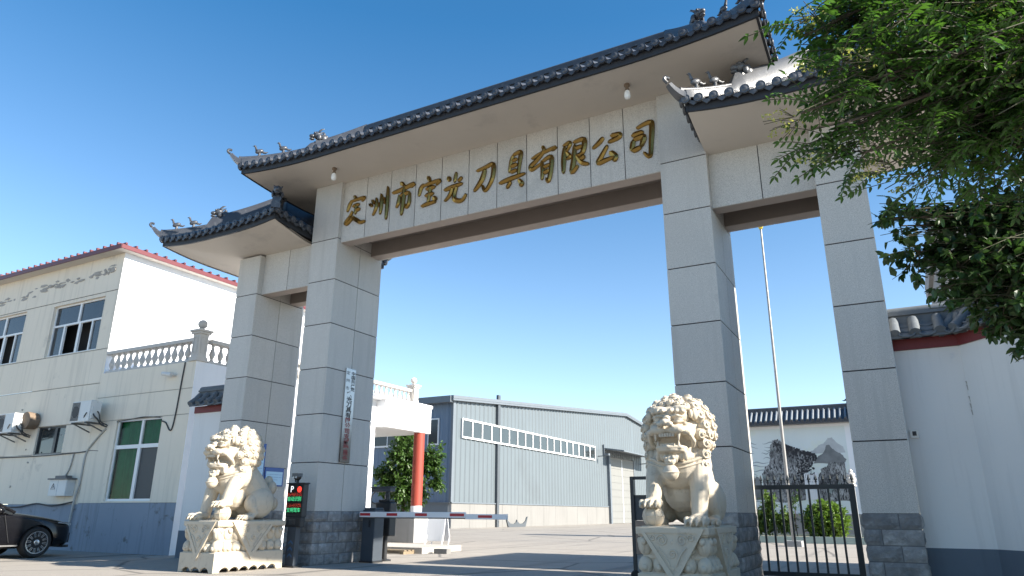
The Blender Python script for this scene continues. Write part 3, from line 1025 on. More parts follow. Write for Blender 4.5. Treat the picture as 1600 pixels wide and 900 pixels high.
    for sx in (-1, 1):
        b.ell((sx * .215, -.46, 1.180), (.09, .15, .12), 12, 8)                        # cheek
        b.ell((sx * .115, -.735, 1.185), (.112, .065, .062), 12, 8)                   # whisker pad
        b.ell((sx * .215, -.65, 1.165), (.075, .06, .05), 10, 7)
        for q in range(3):                                                           # brow curls
            b.ell((sx * (.055 + .070 * q), -.665 + .022 * q, 1.435 - .004 * q), (.040, .046, .038), 10, 8)
            b.ell((sx * (.055 + .070 * q), -.70 + .022 * q, 1.435 - .004 * q), (.018, .018, .018), 8, 6)
        b.ell((sx * .145, -.60, 1.465), (.125, .07, .045), 10, 7)
        b.ell((sx * .130, -.630, 1.330), (.056, .050, .044), 12, 9)                   # eye
        b.tube([(sx * .055, -.655, 1.366), (sx * .13, -.69, 1.372), (sx * .21, -.635, 1.350)], [.014, .018, .012], 7)
        b.tube([(sx * .055, -.66, 1.300), (sx * .13, -.675, 1.284), (sx * .21, -.63, 1.296)], [.012, .015, .011], 7)
        b.ell((sx * .064, -.805, 1.250), (.046, .046, .036), 10, 8)                   # nostril wing
        b.tube([(sx * .26, -.62, 1.135), (sx * .285, -.52, 1.050), (sx * .25, -.45, 0.990)], [.028, .034, .03], 8)
    b.ell((0, -.80, 1.272), (.060, .070, .048), 10, 8)                                # nose
    b.tube([(0, -.63, 1.355), (0, -.74, 1.305)], [.048, .052], 9)
    b.ell((0, -.55, 0.935), (.195, .20, .050), 18, 9)                                  # lower jaw
    b.tube([(-.185, -.52, 0.965), (-.15, -.68, 0.970), (0, -.745, 0.972), (.15, -.68, 0.970), (.185, -.52, 0.965)], .026, 8)
    b.ell((0, -.36, 0.980), (.22, .16, .13), 12, 8)
    b.ell((0, -.58, 0.975), (.085, .13, .024), 10, 6)                                 # tongue
    for q in range(7):                                                               # chin beard
        b.ell((-.18 + .06 * q, -.56 - (.05 if 1 < q < 5 else .0), 0.875 - (.03 if 1 < q < 5 else 0)), (.036, .05, .075), 9, 7)
    me = remesh(b, .0100, 2)
    body = mesh_obj('body', me, 'marble', root)
    # teeth
    t = MB(); t.X = S
    for sx in (-1, 1):
        t.tube([(sx * .150, -.725, 1.140), (sx * .152, -.735, 1.045)], [.026, .005], 8)
        t.tube([(sx * .135, -.69, 0.980), (sx * .135, -.695, 1.050)], [.022, .005], 8)
    for q in range(6):
        t.box(-.100 + .034 * q, -.072 + .034 * q, -.765, -.735, 1.095, 1.140)
        t.box(-.095 + .032 * q, -.070 + .032 * q, -.735, -.715, 0.985, 1.012)
    t.build('teeth', 'marble', body, smooth=40, local=True)
    # mane of snail curls round a shell
    m = MB(); m.X = S
    C = Vector((0, -.17, 1.22))
    rad = Vector((.425, .375, .425))
    m.ell(C, (.415, .365, .415), 28, 18)
    rnd = random.Random(3)
    rows = [(-.90, 8), (-.68, 12), (-.43, 15), (-.17, 17), (.09, 17), (.35, 16), (.59, 13), (.79, 9), (.94, 4)]
    for ri, (hz, n) in enumerate(rows):
        rr_ = math.sqrt(max(0, 1 - hz * hz))
        for k in range(n):
            a = 2 * math.pi * (k + .5 * (ri % 2)) / n
            d = Vector((rr_ * math.sin(a), -rr_ * math.cos(a), hz))
            # leave the face open
            if d.y < -.30 and abs(d.x) < .70 and hz < .56: continue
            if d.y < -.05 and hz < -.5: continue
            if d.z < -.8: continue
            p = C + Vector((d.x * rad.x, d.y * rad.y, d.z * rad.z))
            s_ = .088 * (1 - .10 * rnd.random())
            curl_bun(m, p, Vector((d.x / rad.x, d.y / rad.y, d.z / rad.z)).normalized(), s_, 1 if d.x > 0 else -1)
    for sx in (-1, 1):
        for q in range(4):                                                           # side locks hanging to the chest
            p = Vector((sx * (.375 - .015 * q), -.28 - .015 * q, 1.16 - .135 * q))
            curl_bun(m, p, Vector((sx * .75, -.66, .05)).normalized(), .092, sx)
        m.ell((sx * .30, -.46, 1.40), (.05, .07, .085), 10, 8)                        # ears
        m.ell((sx * .27, -.52, 1.40), (.03, .04, .06), 8, 6)
    for q in range(5):
        curl_bun(m, Vector((-.20 + .10 * q, -.49, 1.555 - .030 * abs(q - 2))), Vector((0, -.85, .5)).normalized(), .062, 1)
    m.build('mane', 'marble', root, smooth=80, local=True)
    # strap, bell and ball
    dg = bpy.context.evaluated_depsgraph_get(); dg.update()
    bvh = BVHTree.FromObject(body, dg)
    st = MB()
    for off, rr_ in ((0.0, .026), (.055, .012)):
        pts = []
        for i in range(25):
            u = -1 + 2 * i / 24
            zz = .985 - .22 * (1 - abs(u) ** 1.7) - off
            o_ = Vector((0, -.18, zz))
            d = Vector((math.sin(u * 1.75), -math.cos(u * 1.75), 0))
            hit = bvh.ray_cast(S @ (o_ + d * 1.2), (S.to_3x3() @ -d).normalized())
            if hit[0] is not None: pts.append(hit[0])
        if len(pts) > 3: st.tube(pts, rr_ * scale, 8)
    st.build('collar', 'marble', root, smooth=60, local=True)
    be = MB(); be.X = S
    be.ell((0, -.665, .80), (.075, .06, .07), 12, 8)
    be.ell((-.05, -.69, .84), .03, 8, 6); be.ell((.05, -.69, .84), .03, 8, 6)
    be.ell((0, -.715, .795), (.03, .025, .02), 8, 6)
    be.box(-.05, .05, -.715, -.66, .755, .775)
    be.ell((0, -.665, .655), (.105, .10, .105), 16, 11)
    be.lathe([(.104, .645), (.112, .655), (.104, .665)], (0, -.665, 0), 20)
    be.build('bell', 'marble', root, smooth=50, local=True)
    ba = MB(); ba.X = S
    ba.ell((-.285, -.585, .125), .135, 20, 13)
    for tz in (0, 1.05, 2.1):
        rot = Matrix.Rotation(tz, 3, 'Z')
        pts = [Vector((-.285, -.585, .125)) + rot @ Vector((.137 * math.cos(a * math.pi / 8), 0, .137 * math.sin(a * math.pi / 8))) for a in range(17)]
        ba.tube(pts, .009, 5)
    ba.lathe([(.134, .118), (.142, .125), (.134, .132)], (-.285, -.585, 0), 22)
    ba.build('ball', 'marble', root, smooth=50, local=True)
    return root

guardian_lion((8.09, -1.58, 0), 'carved stone lion on a pedestal beside the black iron gate, half in shade', 1, 1.0)
guardian_lion((-.525, -1.48, 0), 'sunlit carved stone lion on a pedestal between the parked car and the LED parking display', -1, 1.02)

# ------------------------------------------------------------------ walls with openings
def wall_face(mb, f, a0, a1, z0, z1, holes, depth, mi=0, mr=None):
    """front skin with rectangular holes (a0,a1,z0,z1); f(a,z,d) with d into the wall"""
    A = sorted({a0, a1, *[h[0] for h in holes], *[h[1] for h in holes]})
    Z = sorted({z0, z1, *[h[2] for h in holes], *[h[3] for h in holes]})
    A = [a for a in A if a0 <= a <= a1]; Z = [z for z in Z if z0 <= z <= z1]
    for i in range(len(A) - 1):
        for j in range(len(Z) - 1):
            ca, cz = (A[i] + A[i + 1]) / 2, (Z[j] + Z[j + 1]) / 2
            if any(h[0] < ca < h[1] and h[2] < cz < h[3] for h in holes): continue
            mb.add([f(A[i], Z[j], 0), f(A[i + 1], Z[j], 0), f(A[i + 1], Z[j + 1], 0), f(A[i], Z[j + 1], 0)], [(0, 1, 2, 3)], mi)
    mr = mi if mr is None else mr
    for h in holes:
        if h[0] < a0 or h[1] > a1 or h[3] <= z0 or h[2] >= z1: continue
        c = [(h[0], h[2]), (h[1], h[2]), (h[1], h[3]), (h[0], h[3])]
        for k in range(4):
            (p, q), (r_, s) = c[k], c[(k + 1) % 4]
            mb.add([f(p, q, 0), f(r_, s, 0), f(r_, s, depth), f(p, q, depth)], [(0, 1, 2, 3)], mr)

def window(parent, f, a0, a1, z0, z1, bars, panes, fmat, depth, w=.055, backing='room', extra=None):
    """frame with bars [(a0,z0,a1,z1)] and panes [(a0,a1,z0,z1,mat)] set into a reveal"""
    mb = MB()
    def bar(p, q, r_, s, d0, d1):
        vs = [f(p, q, d0), f(r_, q, d0), f(r_, s, d0), f(p, s, d0), f(p, q, d1), f(r_, q, d1), f(r_, s, d1), f(p, s, d1)]
        mb.add(vs, [(0, 1, 2, 3), (7, 6, 5, 4), (0, 4, 5, 1), (1, 5, 6, 2), (2, 6, 7, 3), (3, 7, 4, 0)])
    d0, d1 = depth - .07, depth - .01
    bar(a0, z0, a1, z0 + w, d0, d1); bar(a0, z1 - w, a1, z1, d0, d1)
    bar(a0, z0 + w, a0 + w, z1 - w, d0 + .002, d1); bar(a1 - w, z0 + w, a1, z1 - w, d0 + .002, d1)
    for b in bars: bar(*b, d0 - .004, d1 - .004)
    fr = mb.build('window', fmat, parent)
    for (p, r_, q, s, mt) in panes:
        pb = MB()
        pb.add([f(p, q, depth - .035), f(r_, q, depth - .035), f(r_, s, depth - .035), f(p, s, depth - .035)], [(0, 1, 2, 3)])
        pb.build('pane', mt, fr)
    if backing:
        bb = MB()
        D = depth + .45
        e = .3
        c = [(a0 - e, z0 - e), (a1 + e, z0 - e), (a1 + e, z1 + e), (a0 - e, z1 + e)]
        bb.add([f(p, q, D) for p, q in c], [(0, 1, 2, 3)])
        for k in range(4):
            (p, q), (r_, s) = c[k], c[(k + 1) % 4]
            bb.add([f(p, q, depth + .01), f(r_, s, depth + .01), f(r_, s, D), f(p, q, D)], [(0, 1, 2, 3)])
        bb.build('dark_room', backing, fr)
    return fr

# ------------------------------------------------------------------ cream office building
YB = .80
bld = thing('office_building', 'two storey cream plaster building with red roof edge, grey-blue lower wall and balustraded terrace', 'building', (-9.4, 6, 0))
XU, XA = -9.42, -5.36
fy = lambda a, z, d: (a, YB + d, z)
fyu = lambda a, z, d: (a, YB + .035 + d, z)
H_UP = [(-12.72, -10.03, 5.63, 7.30), (-17.0, -14.30, 5.63, 7.36), (-21.2, -18.5, 5.63, 7.36)]
H_LO = [(-12.22, -10.77, 2.60, 3.43), (-8.32, -6.40, 1.28, 3.43), (-17.2, -15.2, 1.28, 3.43)]
mb = MB()
# upper-left block, in storeys so that thin grooves stay open between them
zs_ = [1.21, 2.612, 3.432, 4.57, 5.60, 7.42, 8.60]
for a, b in zip(zs_[:-1], zs_[1:]):
    wall_face(mb, fyu, -34, XU, a + (.012 if a > 1.3 else 0), b - .012 if b < 8.5 else b, [h for h in H_UP + H_LO if h[0] < XU and h[2] >= a - .05 and h[3] <= b + .05], .16)
for z in zs_[1:-1]:
    mb.add([fyu(-34, z - .013, .02), fyu(XU, z - .013, .02), fyu(XU, z + .013, .02), fyu(-34, z + .013, .02)], [(0, 1, 2, 3)], 3)
wall_face(mb, lambda a, z, d: fyu(a, z, d - .006), -34, XU, 0, 1.20, [], .1, 1)
# the small annex in front, holding the terrace
za_ = [1.235, 3.432, 4.11, 4.83]
for a, b in zip(za_[:-1], za_[1:]):
    wall_face(mb, fy, XU - .02, XA, a + (.009 if a > 1.3 else 0), b - (.009 if b < 4.8 else 0), [h for h in H_LO if h[0] > XU and h[2] >= a - .05 and h[3] <= b + .05], .16)
for z in za_[1:-1]:
    mb.add([fy(XU - .02, z - .01, .015), fy(XA, z - .01, .015), fy(XA, z + .01, .015), fy(XU - .02, z + .01, .015)], [(0, 1, 2, 3)], 3)
wall_face(mb, lambda a, z, d: fy(a, z, d - .006), XU - .02, XA + .003, 0, 1.228, [], .1, 1)
mb.add([(XU - .02, YB - .006, 0), (XU - .02, YB + .04, 0), (XU - .02, YB + .04, 4.83), (XU - .02, YB - .0, 4.83)], [(0, 1, 2, 3)], 0)
# side faces: upper storey (white plaster), annex side, roofs of the blocks
YR = 8.3
def quad(*p, mi=0): mb.add(list(p), [(0, 1, 2, 3)], mi)
quad((XU, YB + .035, 4.83), (XU, 11.6, 4.83), (XU, 11.6, 6.995), (XU, YB + .035, 6.995), mi=2)
quad((XU, YB + .035, 7.01), (XU, 11.6, 7.01), (XU, 11.6, 8.60), (XU, YB + .035, 8.60), mi=2)
quad((XU - .015, YB + .05, 6.99), (XU - .015, 11.6, 6.99), (XU - .015, 11.6, 7.015), (XU - .015, YB + .05, 7.015), mi=3)
quad((XA, YB, 0), (XA, YR, 0), (XA, YR, 4.83), (XA, YB, 4.83), mi=2)
quad((XU, YB, 4.83), (XA, YB, 4.83), (XA, 11.1, 4.83), (XU, 11.1, 4.83), mi=2)
quad((XU, YR, 0), (XA, YR, 0), (XA, YR, 3.86), (XU, YR, 3.86), mi=2)
quad((-34, 11.6, 0), (XU, 11.6, 0), (XU, 11.6, 8.6), (-34, 11.6, 8.6), mi=0)
quad((XU - .001, YR, 0), (XU - .001, 11.6, 0), (XU - .001, 11.6, 4.83), (XU - .001, YR, 4.83), mi=2)
mb.build('wall', ['cream', 'dado', 'white', 'stain'], bld, fix=False)
# porch slab over the red column
pb = MB()
pb.box(XU + .002, XA + .40, YR + .002, 11.1, 3.86, 4.80)
pb.box(XU + .002, XA + .44, YR - .6, 11.14, 4.80, 4.93)
bevel(pb.build('porch_slab', 'white', bld), .03)
cb = MB()
cb.lathe([(.207, 0), (.207, 1.25)], (-5.14, 10.62, 0), 24, 1)
cb.lathe([(.205, 1.25), (.205, 3.862)], (-5.14, 10.62, 0), 24, 0)
cb.build('porch_column', ['red_paint', 'white'], bld, smooth=40)
# roof
rb = MB()
e = .30
rb.add([(-34, YB - e, 8.72), (XU + e, YB - e, 8.72), (XU + e, 11.9, 8.72), (-34, 11.9, 8.72), (-34, 6.2, 9.7), (XU - 5.2, 6.2, 9.7)], [(0, 1, 5, 4), (1, 2, 5), (2, 3, 4, 5)])
rb.box(-34, XU + e - .01, YB - e - .012, YB - e + .02, 8.60, 8.735)
rb.box(XU + e - .02, XU + e + .012, YB - e, 11.9, 8.60, 8.735)
x = -33.5
while x < XU + e:
    rb.box(x, x + .06, YB - e - .03, YB - e + .5, 8.737, 8.80); x += .34
y = YB - e + .1
while y < 11.8:
    rb.box(XU + e - .5, XU + e + .03, y, y + .06, 8.737, 8.80); y += .34
rb.box(-34, XU + e - .04, YB - e + .03, 11.85, 8.602, 8.66, 1)
rb.build('roof', ['red_roof', 'soffit'], bld)
# windows
def upper_window(h):
    a0, a1, z0, z1 = h
    L = a1 - a0; zt_ = z0 + (z1 - z0) * .60
    q = [a0 + L * k / 4 for k in range(5)]
    w_ = .045
    bars = [(a0 + .05, zt_ - .03, a1 - .05, zt_ + .03), (q[2] - w_, zt_ + .03, q[2] + w_, z1 - .05)]
    bars += [(q[1] - .06, z0 + .05, q[1] + .02, zt_ - .03), (q[2] + .06, z0 + .05, q[2] + .17, zt_ - .03), (q[3] + .06, z0 + .05, q[3] + .12, zt_ - .03)]
    panes = [(a0 + .05, q[2] - w_, zt_ + .03, z1 - .05, 'pane'), (q[2] + w_, a1 - .05, zt_ + .03, z1 - .05, 'pane'), (a0 + .05, q[1] - .06, z0 + .05, zt_ - .03, 'pane'), (q[3] + .12, a1 - .05, z0 + .05, zt_ - .03, 'pane')]
    window(bld, fyu, a0, a1, z0, z1, bars, panes, 'upvc', .16)
for h in H_UP: upper_window(h)
a0, a1, z0, z1 = H_LO[0]
window(bld, fyu, a0, a1, z0, z1, [((a0 + a1) / 2 + .12, z0 + .05, (a0 + a1) / 2 + .24, z1 - .05)], [(a0 + .05, (a0 + a1) / 2 + .12, z0 + .05, z1 - .05, 'pane_dark'), ((a0 + a1) / 2 + .24, a1 - .05, z0 + .05, z1 - .05, 'pane_dark')], 'dark_alu', .12)
a0, a1, z0, z1 = H_LO[2]
window(bld, fyu, a0, a1, z0, z1, [((a0 + a1) / 2 - .04, z0 + .05, (a0 + a1) / 2 + .04, z1 - .05)], [(a0 + .05, a1 - .05, z0 + .05, z1 - .05, 'pane_dark')], 'upvc', .12)
a0, a1, z0, z1 = H_LO[1]
am, zt_ = a0 + (a1 - a0) * .56, z0 + (z1 - z0) * .655
gw = window(bld, fy, a0, a1, z0, z1, [(a0 + .055, zt_ - .05, a1 - .055, zt_ + .05), (am - .06, z0 + .055, am + .06, zt_ - .05), (am - .04, zt_ + .05, am + .04, z1 - .055)],
            [(a0 + .055, am - .06, z0 + .055, zt_ - .05, 'pane_clear'), (a0 + .055, am - .04, zt_ + .05, z1 - .055, 'pane_clear'), (am + .04, a1 - .055, zt_ + .05, z1 - .055, 'pane_clear'), (am + .06, a1 - .055, z0 + .055, zt_ - .05, 'mesh_grey')], 'upvc', .12)
cu = MB()
def fold(u, v, p=a0 + .02, q=a1 - .02):
    return (p + (q - p) * u, YB + .12 + .05 + .022 * math.sin(u * 38 + 2.2 * math.sin(v * 3)), z0 + .02 + (z1 - z0 - .04) * v)
cu.grid(fold, 70, 8)
cu.build('curtain', 'curtain', gw, smooth=60)
# peeling plaster under the eaves
rnd = random.Random(11)
pp = MB()
def blot(cx, cz, w, h):
    n = 14
    poly = []
    for k in range(n):
        a = 2 * math.pi * k / n
        r_ = rnd.uniform(.55, 1.1)
        poly.append((cx + w * r_ * math.cos(a), cz + h * r_ * math.sin(a)))
    k_ = .002 + .00035 * (len(pp.v) // 28)
    pp.prism(poly, lambda a, b, d: (a, YB + .0345 - d, b), 0, k_)
for i in range(62):
    t = rnd.random()
    xx = -17.5 + 7.6 * t
    blot(xx, 8.02 + .035 * (xx + 13) + rnd.gauss(0, .07), rnd.uniform(.05, .26), rnd.uniform(.02, .06))
for i in range(10):
    blot(rnd.uniform(-10.4, -9.7), 8.1 + rnd.gauss(0, .05), rnd.uniform(.05, .14), rnd.uniform(.03, .07))
for i in range(9):
    blot(rnd.uniform(-14, -9.6), rnd.uniform(1.6, 4.4), rnd.uniform(.015, .035), rnd.uniform(.02, .04))
pp.build('plaster_stain', 'stain', bld)
# balustrade round the terrace
bl = MB()
ZB = 4.83
bl.box(-9.36, XA - .18, YB + .03, YB + .21, ZB + .001, ZB + .07)
bl.box(-9.40, XA - .18, YB + .0, YB + .24, ZB + .55, ZB + .66)
bl.box(XA - .21, XA - .03, YB + .4, 10.35, ZB + .001, ZB + .07)
bl.box(XA - .24, XA + .0, YB + .4, 10.35, ZB + .55, ZB + .66)
bal = bl.build('balustrade', 'balus', bld)
bevel(bal, .02)
bprof = [(.055, 0), (.055, .04), (.035, .06), (.05, .10), (.078, .17), (.080, .22), (.060, .29), (.036, .37), (.034, .41), (.05, .43), (.05, .48)]
pr = MB(); pr.lathe(bprof, (0, 0, 0), 14)
bmesh_me = pr.mesh('baluster', ['balus'])
bmesh_me.polygons.foreach_set('use_smooth', [True] * len(bmesh_me.polygons))
bmesh_me.set_sharp_from_angle(angle=R(45))
org = Vector(bld.location)
n = 14
spots = [(-9.22 + (XA - .28 + 9.22) * k / (n - 1), YB + .12) for k in range(n)]
spots += [(XA - .12, YB + .55 + .27 * k) for k in range(36)]
for (x, y) in spots:
    o = bpy.data.objects.new('baluster', bmesh_me)
    COL.objects.link(o); o.parent = bal
    o.location = Vector((x, y, ZB + .07)) - org
def post(x, y):
    p = MB()
    p.box(x - .17, x + .17, y - .17, y + .17, ZB + .002, ZB + .12)
    p.box(x - .14, x + .14, y - .14, y + .14, ZB + .12, ZB + .74)
    for (ax, ay) in ((0, -1), (1, 0), (-1, 0), (0, 1)):
        for (u0, u1, w0, w1) in ((-.085, -.065, .22, .66), (.065, .085, .22, .66), (-.065, .065, .22, .24), (-.065, .065, .64, .66)):
            if ax == 0: p.box(x + u0, x + u1, y + ay * .152 - .012, y + ay * .152, ZB + w0, ZB + w1)
            else: p.box(x + ax * .152 - .012, x + ax * .152, y + u0, y + u1, ZB + w0, ZB + w1)
    p.box(x - .18, x + .18, y - .18, y + .18, ZB + .74, ZB + .80)
    p.box(x - .215, x + .215, y - .215, y + .215, ZB + .80, ZB + .86)
    p.lathe([(.08, ZB + .86), (.05, ZB + .90), (.06, ZB + .92)], (x, y, 0), 14)
    p.ell((x, y, ZB + 1.03), .125, 18, 12)
    bevel(p.build('corner_post', 'balus', bal, smooth=35), .008)
post(XA - .12, YB + .13)
post(XA - .10, 10.55)

# air conditioners, meter box, camera, cables
def aircon(x, z, label):
    t = thing('air_conditioner', label, 'air conditioner', (x, .42, z), 0, 'air conditioners on the cream wall')
    b = MB(); b.box(x - .43, x + .43, .27, .57, z, z + .58)
    b.box(x - .05, x + .43, .262, .268, z + .015, z + .565)
    c = b.build('casing', 'plastic', t); bevel(c, .015)
    g_ = MB()
    for i in range(15):
        zz = z + .05 + .034 * i
        g_.box(x - .41, x - .07, .258, .266, zz, zz + .012)
    for i in range(9):
        xx = x - .41 + .041 * i
        g_.box(xx, xx + .008, .254, .262, z + .04, z + .55)
    g_.lathe([(.16, .2665), (.16, .2695)], (x - .24, 0, z + .29), 24, 1, 'y')
    g_.build('fan_grille', ['grille', 'black'], c)
    s = MB(); s.box(x + .432, x + .475, .30, .54, z + .08, z + .42); s.build('valve_cover', 'plastic', c)
    h = MB()
    h.tube(catmull([(x + .45, .36, z + .22), (x + .53, .36, z + .14), (x + .55, .45, z + .06), (x + .50, .60, z - .06), (x + .46, .80, z - .10)], 5), .022, 7)
    h.tube(catmull([(x + .45, .46, z + .30), (x + .57, .46, z + .20), (x + .54, .55, z + .02), (x + .48, .80, z - .06)], 5), .018, 7)
    h.tube(catmull([(x + .20, .275, z + .10), (x + .25, .25, z + .16), (x + .32, .25, z + .24)], 4), .015, 6)
    h.build('hose', 'cable', t, smooth=60)
    for sx in (-.30, .30):
        k = MB()
        k.box(x + sx - .02, x + sx + .02, .25, .805, z - .045, z - .004)
        k.bar((x + sx, .30, z - .03), (x + sx, .80, z - .22), .03, .03)
        k.build('bracket', 'grille', t)
    return t
aircon(-9.22, 3.37, 'beige air conditioner between the small dark window and the green window')
aircon(-12.98, 3.25, 'beige air conditioner with a round brown cap beside it, above the parked car')
t = thing('dish_cover', 'round brown metal cap on the wall behind the air conditioner above the car', 'cover', (-11.9, .8, 3.7))
b = MB(); b.lathe([(.25, .50), (.26, .54), (.24, .80)], (-12.38, 0, 3.62), 24, 0, 'y'); b.build('cap', 'rust', t, smooth=40)
t = thing('meter_box', 'small white electric box with a warning triangle on the cream wall', 'electric box', (-10.2, .7, 1.42))
b = MB(); b.box(-10.62, -9.80, .60, .83, 1.42, 1.86); b.box(-10.60, -10.22, .592, .60, 1.44, 1.84); b.box(-10.20, -9.82, .592, .60, 1.44, 1.84)
b.build('box', 'plastic', t)
b = MB(); b.box(-10.68, -9.74, .55, .83, 1.862, 1.90); b.box(-10.45, -9.95, .62, .80, 1.902, 1.97); b.build('cover', 'grille', t)
b = MB()
for p, q in (((-10.50, 1.60), (-10.41, 1.76)), ((-10.41, 1.76), (-10.32, 1.60)), ((-10.32, 1.60), (-10.50, 1.60))):
    b.bar((p[0], .589, p[1]), (q[0], .589, q[1]), .004, .014, up=(0, 1, 0))
b.tube([(-10.41, .589, 1.70), (-10.40, .588, 1.66), (-10.42, .588, 1.66), (-10.41, .589, 1.625)], .006, 5)
b.build('warning_mark', 'ink', t)
t = thing('security_camera', 'small cream camera stub on the wall under the terrace balusters', 'camera', (-6.2, .8, 4.5))
b = MB(); b.tube([(-6.10, .80, 4.50), (-6.10, .66, 4.50)], .035, 10); b.tube([(-6.10, .66, 4.49), (-6.42, .62, 4.54)], [.06, .055], 12); b.build('housing', 'plastic', t, smooth=50)
b = MB(); b.tube([(-6.42, .62, 4.54), (-6.435, .618, 4.542)], [.048, .045], 12); b.build('lens', 'black', t, smooth=50)

def cable(name, pts, r_, mat, label, cat='cable', k=5):
    b = MB(); b.tube(catmull(pts, k), r_, 6)
    return tag(b.build(name, mat, None, smooth=60, loc=pts[-1]), label, cat)
yc = YB - .02
cable('wall_cable', [(-5.78, yc, 4.82), (-5.82, yc, 4.2), (-5.86, yc, 3.5), (-5.92, yc, 3.10), (-6.02, yc, 3.05), (-6.20, yc, 3.24), (-6.38, yc, 3.30)], .018, 'cable', 'black cable dropping from the terrace to the green window')
cable('wire', [(-8.95, yc + .03, 2.62), (-9.35, yc + .03, 2.64), (-10.1, yc + .035, 2.60), (-12.2, yc + .035, 2.57), (-16, yc + .035, 2.60)], .014, 'cable', 'thin dark wire running along the wall under the small dark window')
cable('wire', [(-6.45, yc, 3.40), (-7.1, yc - .05, 3.44), (-7.7, yc - .05, 3.40), (-8.3, yc, 3.38)], .012, 'cable', 'thin wire sagging across the head of the green window')
cable('conduit', [(-8.75, yc, 3.22), (-9.15, yc, 2.9), (-9.46, yc, 2.55), (-9.5, yc, 1.8), (-9.62, yc, 1.25), (-9.66, yc, .3)], .03, 'conduit', 'grey conduit running from the air conditioner down past the electric box')
cable('conduit', [(-10.1, yc + .03, 2.58), (-10.16, yc + .03, 2.2), (-10.3, yc + .03, 1.97)], .022, 'conduit', 'short grey conduit rising from the top of the electric box')
cable('wire', [(-9.6, yc, 1.27), (-10.6, yc - .02, 1.16), (-11.4, yc - .02, 1.22), (-12.4, yc - .02, 1.12), (-14, yc, 1.16)], .02, 'cable', 'loose dark wire along the top of the grey-blue lower wall behind the car')

# ------------------------------------------------------------------ white boundary walls with tiled coping
def coping_run(tiles, band, p0, p1, zb, side_w=.12, trim0=0.0, trim1=0.0):
    """tiled two-sided coping along p0->p1 standing on a wall whose top is zb"""
    p0, p1 = Vector((*p0, 0)), Vector((*p1, 0))
    d = (p1 - p0); L = d.length; d.normalize()
    nrm = Vector((d.y, -d.x, 0))
    W = side_w
    P = lambda a, b, z: p0 + d * a + nrm * b + Vector((0, 0, z))
    # red band under the tiles
    vs = [P(a, b, z) for a in (0, L) for z in (zb, zb + .16) for b in (-W - .03, W + .03)]
    band.add(vs, [(0, 1, 3, 2), (4, 6, 7, 5), (0, 4, 5, 1), (2, 3, 7, 6), (0, 2, 6, 4), (1, 5, 7, 3)])
    z0 = zb + .17
    hw_, rise = W + .20, .26
    for sg in (-1, 1):
        tiles.add([P(0, sg * hw_, z0), P(L, sg * hw_, z0), P(L, sg * .05, z0 + rise), P(0, sg * .05, z0 + rise), P(0, sg * hw_, z0 - .03), P(L, sg * hw_, z0 - .03)], [(0, 1, 2, 3), (0, 4, 5, 1)])
        n = max(1, int(round(L / .31)))
        for i in range(n + 1):
            a = min(max(L * i / n, .05), L - .05)
            tiles.tube([P(a, sg * (hw_ + .02), z0 + .03), P(a, sg * (hw_ * .55), z0 + .03 + rise * .52), P(a, sg * .07, z0 + .03 + rise)], [.078, .074, .072], 10)
            if i < n:
                for q in range(3):
                    m_ = a + L / n * .5
                    b_ = hw_ * (1.0 - .28 * q) + .012
                    zz = z0 + rise * (1 - (b_ - .05) / (hw_ - .05)) + .004
                    arc = [P(m_ + L / n * .34 * math.cos(t_), sg * b_, zz + .045 - .05 * math.sin(t_)) for t_ in [math.pi * j / 6 for j in range(7)]]
                    tiles.tube(arc, .018, 5)
    vs = []
    tiles.add([P(a, b, z) for a in (0, L) for z in (z0 + rise - .06, z0 + rise + .10) for b in (-.075, .075)], [(0, 1, 3, 2), (4, 6, 7, 5), (0, 4, 5, 1), (2, 3, 7, 6), (0, 2, 6, 4), (1, 5, 7, 3)])
    tiles.add([P(a, b, z) for a in (0, L) for z in (z0 + rise + .101, z0 + rise + .145) for b in (-.11, .11)], [(0, 1, 3, 2), (4, 6, 7, 5), (0, 4, 5, 1), (2, 3, 7, 6), (0, 2, 6, 4), (1, 5, 7, 3)])
    tiles.tube([P(0, 0, z0 + rise + .16), P(L, 0, z0 + rise + .16)], .085, 10)

def boundary_wall(label, runs, loc):
    t = thing('boundary_wall', label, 'wall', loc)
    w = MB(); tl = MB(); bd = MB()
    for (p0, p1) in runs:
        a, b = Vector((*p0, 0)), Vector((*p1, 0))
        d = (b - a); L = d.length; d.normalize(); nrm = Vector((d.y, -d.x, 0))
        for (W, z0, z1, mi) in ((.12, .60, 3.32, 0), (.128, 0, .60, 1)):
            vs = [a + d * s_ + nrm * o_ + Vector((0, 0, z)) for s_ in (0, L) for z in (z0, z1) for o_ in (-W, W)]
            w.add(vs, [(0, 1, 3, 2), (4, 6, 7, 5), (0, 4, 5, 1), (2, 3, 7, 6), (0, 2, 6, 4), (1, 5, 7, 3)], mi)
        coping_run(tl, bd, p0, p1, 3.32)
    wo = w.build('wall', ['white_wall', 'slate'], t)
    bd.build('painted_band', 'oxblood', t)
    tl.build('coping_tiles', 'coping', t, smooth=45)
    return t, wo
bw, bwo = boundary_wall('white wall with grey tiled coping at the right, bending towards the street beside the fourth pillar', [((10.81, .42), (11.74, .42)), ((11.66, .46), (15.4, -4.2))], (12, -.5, 0))
boundary_wall('narrow white wall with tiled coping squeezed between the cream building and the gate', [((-4.47, .42), (-3.18, .42))], (-3.8, .42, 0))
